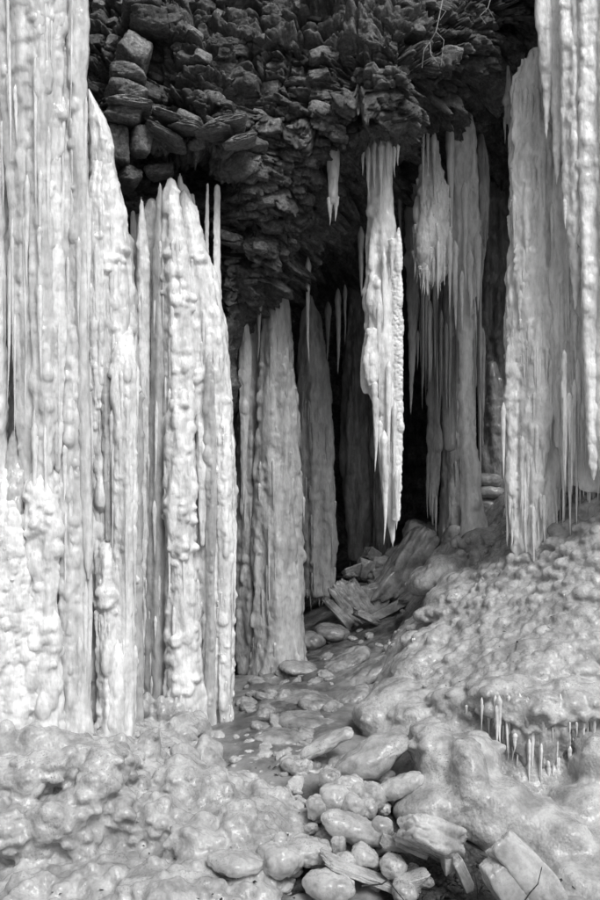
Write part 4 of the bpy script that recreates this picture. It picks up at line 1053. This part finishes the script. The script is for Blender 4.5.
def left_mound():
    rng = random.Random(4)
    parts = [solid(fzL, -4.6, 0.35, 5.4, 10.2, .045, .10) + (None,)]
    for k, (px, py, D, rx, ry, rd, roll) in enumerate([
        (104, 768, 7.4, 32, 26, .4, .2), (62, 760, 7.5, 40, 22, .35, 0), (20, 772, 7.2, 40, 22, .35, 0), (60, 815, 6.7, 46, 28, .35, 0), (8, 820, 6.5, 36, 24, .35, .1),
        (182, 738, 8.9, 20, 30, .3, 0), (206, 764, 8.4, 20, 26, .26, .2), (164, 712, 9.1, 18, 34, .25, 0), (184, 782, 7.9, 26, 34, .3, .1), (216, 796, 7.6, 26, 38, .3, -.2),
        (160, 818, 7.1, 28, 24, .3, .1), (198, 840, 6.7, 34, 18, .25, .2), (110, 880, 6.0, 50, 20, .3, 0), (40, 888, 5.8, 50, 18, .3, 0), (150, 752, 8.3, 14, 26, .2, 0),
        (238, 788, 8.1, 20, 16, .22, 0), (258, 785, 7.7, 24, 22, .25, .1), (272, 808, 7.2, 26, 22, .25, 0), (238, 826, 6.9, 26, 22, .25, 0), (292, 832, 6.8, 26, 22, .25, .1), (96, 812, 6.8, 24, 46, .22, 0),
        (170, 885, 6.0, 60, 18, .3, 0), (126, 828, 6.75, 16, 40, .16, 0), (80, 842, 6.6, 22, 40, .18, 0), (36, 850, 6.4, 18, 36, .16, 0)]):
        h_ = hit(fzL, px, py)
        if h_ is not None: D = h_.y - .55 * rd
        parts.append(blob(px, py, D, rx * .85, ry * .85, rd * .85, roll, 450 + k, .45))
    V, Q, N = fuse(*join(parts), .03, 3)
    skin = [(V, Q, None)]
    skin.append(encrust(V, N, rng, 800, lambda px, py: (px > -40) & (px < 335) & (py > 715), (.03, .06), (.6, 1.0), (1, 3), (.35, .55), .05, .66))
    skin.append(encrust(V, N, rng, 300, lambda px, py: (px > -40) & (px < 130) & (py > 725), (.022, .045), (.7, 1.1), (1, 3), (.4, .6), 0.0, .7))
    skin.append(encrust(V, N, rng, 260, lambda px, py: (px > 228) & (px < 335) & (py > 735), (.026, .055), (.7, 1.0), (1, 3), (.4, .6), -.05, .7))
    fp, fs = [], []
    for _ in range(320):
        px = rng.uniform(-20, 238); D = np.interp(px, [-20, 85, 90, 138, 142, 238], [7.36, 7.40, 7.86, 7.86, 8.95, 9.0]) + rng.uniform(-.02, .14)
        py = np.interp(px, [-20, 60, 138, 142, 200, 238], [738, 742, 752, 728, 750, 768]) + rng.uniform(-6, 18)
        r = rng.uniform(.03, .085); fp.append(tuple(W(px, py, D))); fs.append((r * rng.uniform(.8, 1.3), r, r * rng.uniform(.8, 1.6)))
    for _ in range(170):
        px = rng.uniform(140, 240); D = np.interp(px, [140, 240], [9.0, 9.05]) + rng.uniform(-.15, .15)
        py = np.interp(px, [140, 165, 200, 240], [712, 716, 738, 764]) + rng.uniform(-12, 26)
        r = rng.uniform(.03, .095); fp.append(tuple(W(px, py, D))); fs.append((r * rng.uniform(.8, 1.2), r, r * rng.uniform(.9, 1.9)))
    fV, fQ = balls(fp, fs, .1); skin.append((fV, fQ, None))
    V, Q, N = fuse(*join(skin), 0.0175, 1)
    keep = (V[:, 2] > floor_z(V[:, 0], V[:, 1]) - .14) & (V[:, 0] > -4.3) & (V[:, 1] < 9.9)
    Q = Q[keep[Q].all(1)]
    V = ripple(V, N, 61, .012, .05, 1.2, .006)
    V, Q, _ = compact(V, Q)
    world_mesh('mound_body', V, Q, M['mound'], lm)
left_mound()
# icicle fringe of the shelf and small fringes under the knobs
ap = ice_column(rm, 8.12, [(690, 486, 590), (712, 482, 594), (730, 488, 590), (748, 500, 584), (764, 518, 576), (780, 534, 566)], 130, name='ice_apron', mat='mound', ns=26, strand=(.06, .14),
                core=.84, dr=.55, flute=.03, fl=.06, knob=.012, runs=70, bead=(.010, .02), elong=(2, 6))
fringe(ap, 60, (.10, .28), (.010, .024), 'ice', (.45, .99), .85)
shag(ap, 30, (.15, .45), (.012, .024), 'ice', (.1, .8), .02)
for k in range(70):
    px = RG.gauss(540, 26); px = min(max(px, 482), 594)
    top = 700 + RG.uniform(-8, 6); end = 742 + 42 * math.exp(-((px - 542) / 28) ** 2) + RG.uniform(-20, 6)
    icicle(rm, W(px, top, RG.uniform(7.90, 8.02)), (end - top) / F * 7.95, RG.choice((.008, .011, .014, .018, .024)) * RG.uniform(.8, 1.2), 'ice', tilt=.02)

# ------------------------------------------------------------------ broken ice and ice-coated stones on the floor
def lump(px, py, D, rx, ry, rd, roll, label, seed, cat='ice lump', name='ice_lump', n=2.4, knob=0.0, k=20, big=.30, yaw=0.0):
    D = G(D)
    me = lump_mesh(name, (rx / F * D, rd, ry / F * D), seed, k=k, n=n, big=big, knob=knob, kscale=.06, mat='lump')
    o = obj(name, me, None, None, W(px, py, D), (0, roll, yaw))
    return tag(o, label, cat)
lump(326, 744, 8.0, 30, 6, .12, -.48, 'slim ice-coated log on top of the long leaning chunk', 501, 'ice log', 'ice_log', n=3)
L = [(372, 757, 7.75, 42, 13, .22, -.50, 'long leaning ice chunk at the stream edge, broadest of the rubble', 502),
     (330, 778, 7.4, 11, 10, .09, 0, 'round ice ball left of the long leaning chunk', 503),
     (334, 800, 7.1, 17, 14, .13, .3, 'egg-shaped ice lump above the rounded ice log', 504),
     (353, 808, 7.0, 12, 14, .10, .2, 'upright oval ice lump touching the egg-shaped one', 505),
     (350, 788, 7.25, 15, 10, .10, .1, 'knobby ice lump under the long leaning chunk', 506),
     (370, 797, 7.2, 13, 14, .10, 0, 'grey ice lump just above the small ice ball', 507),
     (368, 809, 7.0, 9, 9, .07, 0, 'small round ice ball near the end of the rounded log', 508),
     (398, 787, 7.3, 28, 9, .12, -.45, 'arching branch-like ice roll running up to the smooth lobes', 509),
     (297, 765, 7.9, 15, 8, .12, .05, 'flat-topped ice cap at the left bank of the stream', 510),
     (317, 808, 7.0, 10, 13, .09, -.2, 'plump ice lump at the right end of the left mound', 511),
     (338, 845, 6.5, 7, 10, .06, .1, 'small upright ice egg by the dark gap', 512),
     (382, 828, 6.65, 10, 10, .08, 0, 'ball of ice stuck on the right end of the rounded log', 514),
     (365, 856, 6.35, 15, 9, .10, .35, 'smooth oval ice stone in the front rubble', 515),
     (393, 866, 6.2, 13, 10, .09, .3, 'pale ice stone right of the smooth oval one', 516),
     (345, 862, 6.3, 13, 8, .09, -.1, 'pointed ice stone at the left of the front rubble', 517),
     (405, 892, 5.95, 12, 10, .09, 0, 'ice stone at the bottom edge beside the forked twig', 518),
     (310, 852, 6.4, 22, 12, .14, .2, 'broad white ice lump at the front of the left mound', 519),
     (280, 858, 6.3, 22, 14, .16, 0, 'knobbly white ice lump by the bottom of the left mound', 520),
     (236, 862, 6.15, 28, 9, .16, .08, 'long flat ice loaf beside dark leaves at the front left', 521),
     (278, 845, 6.4, 7, 13, .07, .3, 'narrow upright ice lump right of the flat loaf', 522),
     (330, 885, 6.0, 24, 12, .14, .1, 'wide low ice lump at the bottom middle', 523)]
for (px, py, D, rx, ry, rd, roll, lab, sd) in L:
    lump(px, py, D, rx, ry, rd, roll, lab, sd, knob=.022 if sd in (506, 507, 519, 520) else 0.010)
lump(352, 828, 6.65, 34, 12, .12, .32, 'rounded ice log lying across the front rubble', 513, 'ice log', 'ice_log', n=2.8, knob=.006)

def block(px, py, D, w, h, dep, roll, label, seed, yaw=0.0, pitch=0.0, planes=4, rough=.05, mat='block', name='ice_block', cat='ice block', bevel=26, **kw):
    D = G(D)
    me = chunk_mesh(name, (w / F * D / 2, dep / 2, h / F * D / 2), seed, planes=planes, k=20, rough=rough, bevel=bevel, mat=mat, fr=5, **kw)
    return tag(obj(name, me, None, None, W(px, py, D), (pitch, roll, yaw)), label, cat)
block(432, 836, 6.25, 74, 40, .34, .5, 'ridged broken ice block beside the bare soil', 601, .5, -.35, planes=14, rough=.09, mat='lump', bevel=14, ridge=.12, raxis=2, rfreq=3.4)
block(526, 872, 5.75, 40, 96, .22, -.62, 'big straight-edged ice slab leaning at the bottom right', 602, .5, -.3, planes=5, rough=.04, mat='lump', bevel=30, ridge=.06, raxis=0, rfreq=3)
block(502, 884, 5.65, 28, 54, .16, -.5, 'smaller ice slab tucked under the big leaning slab', 603, .5, -.2, planes=3, rough=.03, mat='lump')
block(448, 855, 6.2, 14, 34, .12, -.1, 'upright pointed ice chip between soil and smooth lobes', 604, .3, planes=6, mat='lump')
block(462, 873, 6.1, 12, 36, .10, -.4, 'slender leaning ice sliver on the bare soil', 605, .3, planes=4, mat='lump')
block(410, 846, 6.4, 40, 9, .16, .45, 'thin ice plate sliding under the ridged block', 606, .1, planes=3, mat='lump')
block(362, 874, 6.15, 78, 9, .16, .42, 'long thin ice plank in the front rubble', 607, .1, planes=3, mat='lump')
block(412, 880, 6.05, 36, 12, .16, -.3, 'tilted ice plate above the forked twig', 608, .1, planes=4, mat='lump')
block(395, 845, 6.45, 30, 10, .14, .3, 'short ice plate behind the front rubble stones', 609, .2, planes=4, mat='lump')
# collapsed pile inside the cave
t = block(404, 566, 12.6, 34, 92, .42, .62, 'thick broken ice column lying on the collapsed pile', 610, .2, -.2, planes=7, rough=.10, name='fallen_ice_column', cat='ice column', ridge=.08, raxis=0, rfreq=3.5, bevel=12)
lump(425, 538, 13.4, 24, 18, .3, .3, 'smooth ice cap over the upper end of the fallen column', 611, knob=.006)
block(349, 606, 12.2, 18, 52, .20, -.62, 'striped ice slab leaning at the left of the collapsed pile', 612, .1, -.2, planes=5, rough=.10, ridge=.10, raxis=0, rfreq=3.2)
block(362, 602, 12.3, 15, 46, .18, -.55, 'second striped ice slab leaning next to the first', 613, .1, -.2, planes=5, rough=.10, ridge=.10, raxis=0, rfreq=3.2)
block(376, 600, 12.35, 24, 34, .2, -.4, 'square broken ice chunk in the middle of the collapsed pile', 614, .2, planes=5, rough=.07)
block(394, 606, 12.1, 60, 9, .1, -.5, 'thin ice bar lying along the foot of the fallen column', 615, .1, planes=2)
block(366, 568, 13.0, 16, 20, .2, .2, 'upright ice chunk at the top left of the collapsed pile', 616, .4, planes=6)
block(382, 574, 12.9, 24, 14, .2, -.2, 'flat ice chunk resting against the fallen column', 617, .2, planes=5)
block(378, 586, 12.7, 22, 12, .2, .1, 'dull ice chunk below the flat one', 618, .3, planes=5)
block(345, 586, 12.8, 26, 7, .16, -.5, 'thin ice shard at the pile beside the smooth grey column', 619, 0, planes=4)
for k, (px, py, D, w, h, dep, roll, lab) in enumerate([
    (338, 612, 12.1, 9, 44, .12, -.75, 'narrow ice slab at the far left of the collapsed pile'), (356, 590, 12.5, 30, 10, .2, .35, 'tilted ice plate above the striped slabs'),
    (390, 588, 12.45, 26, 12, .2, -.45, 'wedge of ice below the fallen column'), (368, 618, 11.9, 34, 8, .16, .5, 'thin ice plate at the front of the collapsed pile'),
    (354, 572, 13.0, 22, 12, .2, -.3, 'dim ice plate at the back left of the pile'), (408, 596, 12.1, 24, 9, .16, -.6, 'short ice bar right of the thin bar'),
    (372, 556, 13.4, 18, 16, .2, .6, 'dim angular ice chunk highest on the pile')]):
    block(px, py, D, w, h, dep, roll, lab, 640 + k, .3, -.2, planes=5, rough=.08)
lump(396, 556, 13.4, 13, 10, .18, -.3, 'rounded ice boulder behind the fallen column', 620)
lump(384, 565, 13.3, 12, 9, .16, 0, 'small rounded ice boulder on top of the pile', 621)
lump(375, 576, 12.9, 7, 6, .09, 0, 'little ice ball between the pile chunks', 622)
lump(455, 540, 12.6, 13, 16, .2, .2, 'dim oval ice boulder left of the cone-footed column', 623)
for k, (px, py, rx, ry) in enumerate([(490, 492, 14, 7), (492, 505, 15, 7), (491, 518, 14, 8), (489, 480, 13, 6)]):
    lump(px, py, 12.5, rx, ry, .18, .05, ['dim flat ice lump second from the top, below the dark pillar', 'dim flat ice lump third from the top, below the dark pillar',
         'lowest dim flat ice lump below the dark pillar', 'topmost dim flat ice lump below the dark pillar'][k], 630 + k)
# frozen ripples of the stream
for k, (px, py, D, rx, ry, rd, roll, lab) in enumerate([
    (300, 702, 9.9, 28, 9, .30, -.1, 'pale ice hump in the middle of the frozen stream'), (312, 724, 9.1, 34, 9, .26, .12, 'long low ice hump at the right side of the stream'),
    (280, 738, 8.7, 26, 7, .22, 0, 'dull ice hump near the left bank of the stream'), (318, 706, 9.6, 20, 8, .2, .2, 'knobbly ice hump where the stream meets the right mound'),
    (298, 668, 10.9, 20, 6, .25, .1, 'low ice apron at the foot of the broad grainy column'), (345, 662, 11.0, 26, 8, .3, -.45, 'beaded ice ridge beside the stream, upper one'),
    (362, 676, 10.4, 34, 7, .3, -.5, 'beaded ice ridge beside the stream, middle one'), (350, 700, 9.8, 22, 8, .25, -.5, 'beaded ice ridge beside the stream, lower one'),
    (332, 632, 12.0, 18, 7, .25, .1, 'dull ice hump in front of the collapsed pile'), (310, 640, 11.9, 16, 8, .25, .0, 'grey ice hump between the two standing cave columns')]):
    o = tag(obj('ice_hump', lump_mesh('ice_hump', (rx / F * D, rd, ry / F * D), 650 + k, k=22, n=2.2, big=.14, knob=.028 if 'bead' in lab or 'knob' in lab else .010, kscale=.085, mat='block'), None, None, W(px, py, D), (0, roll, 0)), lab, 'ice hump')

# small cobbles of ice nobody could tell apart
COB = [lump_mesh('ice_cobble', (1, .9, .72), 700 + s, k=16, n=2.4, big=.45, knob=.12, kscale=.6, fine=.06, mat='lump') for s in range(8)]
COBG = [lump_mesh('ice_cobble', (1.3, 1.1, .5), 720 + s, k=16, n=2.3, big=.45, knob=.14, kscale=.5, fine=.06, mat='block') for s in range(5)]
def cobbles():
    rng = random.Random(21); pts = []; tries = 0
    zones = [(250, 345, 735, 890, 60, (.03, .075), 'small rounded ice cobble at the right-hand end of the left mound', 'cobbles at the end of the left mound'),
             (330, 420, 770, 895, 40, (.03, .07), 'small rounded ice cobble in the front rubble beside the soil', 'cobbles in the front rubble'),
             (232, 300, 735, 800, 34, (.02, .05), 'little ice cobble on the left bank of the stream', 'cobbles on the left bank'),
             (330, 440, 615, 720, 60, (.02, .05), 'little ice cobble along the beaded ridges right of the stream', 'cobbles along the beaded ridges'),
             (130, 152, 700, 765, 16, (.03, .055), 'dull ice knob stacked in the cleft between the left curtains', 'knobs in the cleft'),
             (470, 505, 540, 600, 14, (.02, .04), 'tiny ice cobble at the foot of the right curtain', 'cobbles under the right curtain'),
             (245, 335, 640, 745, 60, (.03, .10), 'flat grey ice lump frozen into the stream bed', 'grey lumps in the stream bed'),
             (330, 420, 560, 625, 20, (.04, .08), 'dim ice cobble within the collapsed pile in the cave', 'cobbles in the collapsed pile')]
    for (a, b, c_, d_, n, sz, lab, grp) in zones:
        cnt = 0; tries = 0
        while cnt < n and tries < 1500:
            tries += 1
            px, py = rng.uniform(a, b), rng.uniform(c_, d_); D = 2.85 * F / (py - 450)
            for _ in range(8):
                D += (Z(py, D) - surf_z(X(px, D), D)) * 1.0; D = min(max(D, 6.0), 15)
            r_ = rng.uniform(*sz); p = Vector((X(px, D), D, surf_z(X(px, D), D)))
            if any((p - q).length < .8 * (r_ + s) for q, s in pts): continue
            pts.append((p, r_)); cnt += 1
            o = obj('ice_cobble', rng.choice(COBG if 'grey' in lab or 'dim' in lab else COB), None, None, p + Vector((0, 0, r_ * .15)), (rng.uniform(-.5, .5), rng.uniform(-.5, .5), rng.uniform(0, 6.28)),
                    (r_ * rng.uniform(.9, 1.5), r_, r_ * rng.uniform(.8, 1.1)))
            tag(o, lab, 'ice cobble', grp)
cobbles()

# ------------------------------------------------------------------ bare soil: stones, dead leaves, twigs, roots
def scatter_stuff():
    rng = random.Random(31)
    d, Q = dirs(2); Vs, Qs, off = [], [], 0
    for _ in range(900):
        x, y = rng.gauss(.95, .35), rng.gauss(6.85, .32); r_ = rng.uniform(.006, .03)
        z = float(floor_z(x, y)) - .05
        v = d * np.array([r_ * rng.uniform(.8, 1.6), r_, r_ * .7]) * (1 + .3 * np.array([rng.uniform(-1, 1) for _ in range(len(d))]))[:, None]
        a = rng.uniform(0, 6.28); ca, sa = math.cos(a), math.sin(a)
        v = np.stack([v[:, 0] * ca - v[:, 1] * sa, v[:, 0] * sa + v[:, 1] * ca, v[:, 2]], -1) + np.array([x, y, z])
        Vs.append(v); Qs.append(Q + off); off += len(d)
    o = world_mesh('soil_pebbles', np.concatenate(Vs), np.concatenate(Qs), M['soil'])
    o['kind'] = 'stuff'; o['label'] = 'dark gravel and crumbs of soil under the broken ice'; o['category'] = 'gravel'
    Vs, Qs, off = [], [], 0
    for k in range(420):
        if k < 120: x, y = rng.gauss(.95, .35), rng.gauss(6.85, .3)
        elif k < 300: x, y = rng.uniform(-1.9, .35), rng.uniform(6.2, 8.2)
        else: x, y = rng.uniform(.3, 2.4), rng.uniform(6.6, 9.3)
        z = surf_z(x, y) + .035
        s = rng.uniform(.006, .016) * (1.8 if k < 120 else 1)
        e = Euler((rng.uniform(-.6, .6), rng.uniform(-.6, .6), rng.uniform(0, 6.28))).to_matrix()
        q = [(-1.6, 0, 0), (-.4, -.7, .25), (1.5, 0, .1), (-.3, .7, .3), (-1.6, 0, .12), (-.4, -.7, .37), (1.5, 0, .22), (-.3, .7, .42)]
        for v in q: Vs.append(tuple(Vector((x, y, z)) + e @ (Vector(v) * s)))
        for f in ((0, 3, 2, 1), (4, 5, 6, 7), (0, 1, 5, 4), (1, 2, 6, 5), (2, 3, 7, 6), (3, 0, 4, 7)): Qs.append([i + off for i in f])
        off += 8
    o = world_mesh('leaf_litter', np.array(Vs), np.array(Qs), M['leaf'])
    o['kind'] = 'stuff'; o['label'] = 'scattered crumbs of dead leaves on the ice'; o['category'] = 'leaf litter'
scatter_stuff()

def tube(name, pts, r0, r1, mat, parent=None, m=7):
    P_ = [Vector(p) for p in pts]
    # resample with gentle wander
    pp = []
    for a, b in zip(P_[:-1], P_[1:]):
        for t in np.linspace(0, 1, 6, endpoint=False): pp.append(a.lerp(b, float(t)))
    pp.append(P_[-1]); n = len(pp); V = []
    for i, p in enumerate(pp):
        tg = (pp[min(i + 1, n - 1)] - pp[max(i - 1, 0)]).normalized()
        s = tg.cross(Vector((.3, .9, .1))).normalized(); u = tg.cross(s)
        r_ = r0 + (r1 - r0) * i / (n - 1)
        r_ *= 1 + .2 * math.sin(i * 2.3)
        for k in range(m):
            a = 6.2832 * k / m; V.append(tuple(p + s * (math.cos(a) * r_) + u * (math.sin(a) * r_)))
    Q = grid_faces(n, m, True)
    T = [[0, k + 1, k + 2] for k in range(m - 2)] + [[(n - 1) * m, (n - 1) * m + k + 2, (n - 1) * m + k + 1] for k in range(m - 2)]
    return world_mesh(name, np.array(V), Q, M[mat], parent, np.array(T), None if parent else tuple(P_[0]))
def twig(label, main, sides, r=.006, cat='twig', name='twig', mat='twig'):
    main = [(a, b, G(c)) for a, b, c in main]; sides = [[(a, b, G(c)) for a, b, c in q] for q in sides]
    t = thing(name, label, cat, W(*main[0]))
    tube('stem', [W(*p) for p in main], r, r * .5, mat, t)
    for s in sides: tube('side_shoot', [W(*p) for p in s], r * .6, r * .25, mat, t)
twig('dark forked twig lying on the rubble at the bottom middle', [(362, 886, 5.9), (382, 884, 5.85), (388, 880, 5.83), (398, 893, 5.8), (404, 900, 5.78)], [[(382, 884, 5.85), (370, 880, 5.86)]])
twig('thin dark twig standing up in front of the bare soil', [(492, 908, 5.8), (500, 893, 5.75), (512, 880, 5.75), (525, 860, 5.7)], [[(500, 893, 5.75), (503, 872, 5.75)]], .005)
twig('bent dark twig crossing the big leaning slab', [(524, 902, 5.6), (530, 893, 5.6), (538, 884, 5.6), (542, 867, 5.6)], [], .005)
twig('fine pale stem rising from the bare soil', [(478, 900, 5.9), (477, 885, 5.9), (473, 868, 5.95)], [[(478, 895, 5.9), (486, 875, 5.9)]], .004)
twig('pale dry root dangling down the upper cliff face', [(444, -8, 9.15), (439, 18, 9.1), (436, 32, 9.1), (430, 42, 9.15), (431, 55, 9.1), (437, 62, 9.1)],
     [[(439, 8, 9.1), (446, 11, 9.1), (440, 20, 9.08)], [(430, 42, 9.15), (424, 50, 9.1), (422, 68, 9.1)], [(436, 32, 9.1), (444, 40, 9.1), (441, 66, 9.1)]], .007, 'root', 'dangling_root', 'root')
twig('short dry root curling near the top of the cliff', [(492, -6, 9.5), (488, 8, 9.45), (480, 16, 9.45), (486, 24, 9.45)], [[(488, 8, 9.45), (495, 20, 9.45)]], .005, 'root', 'dangling_root', 'root')
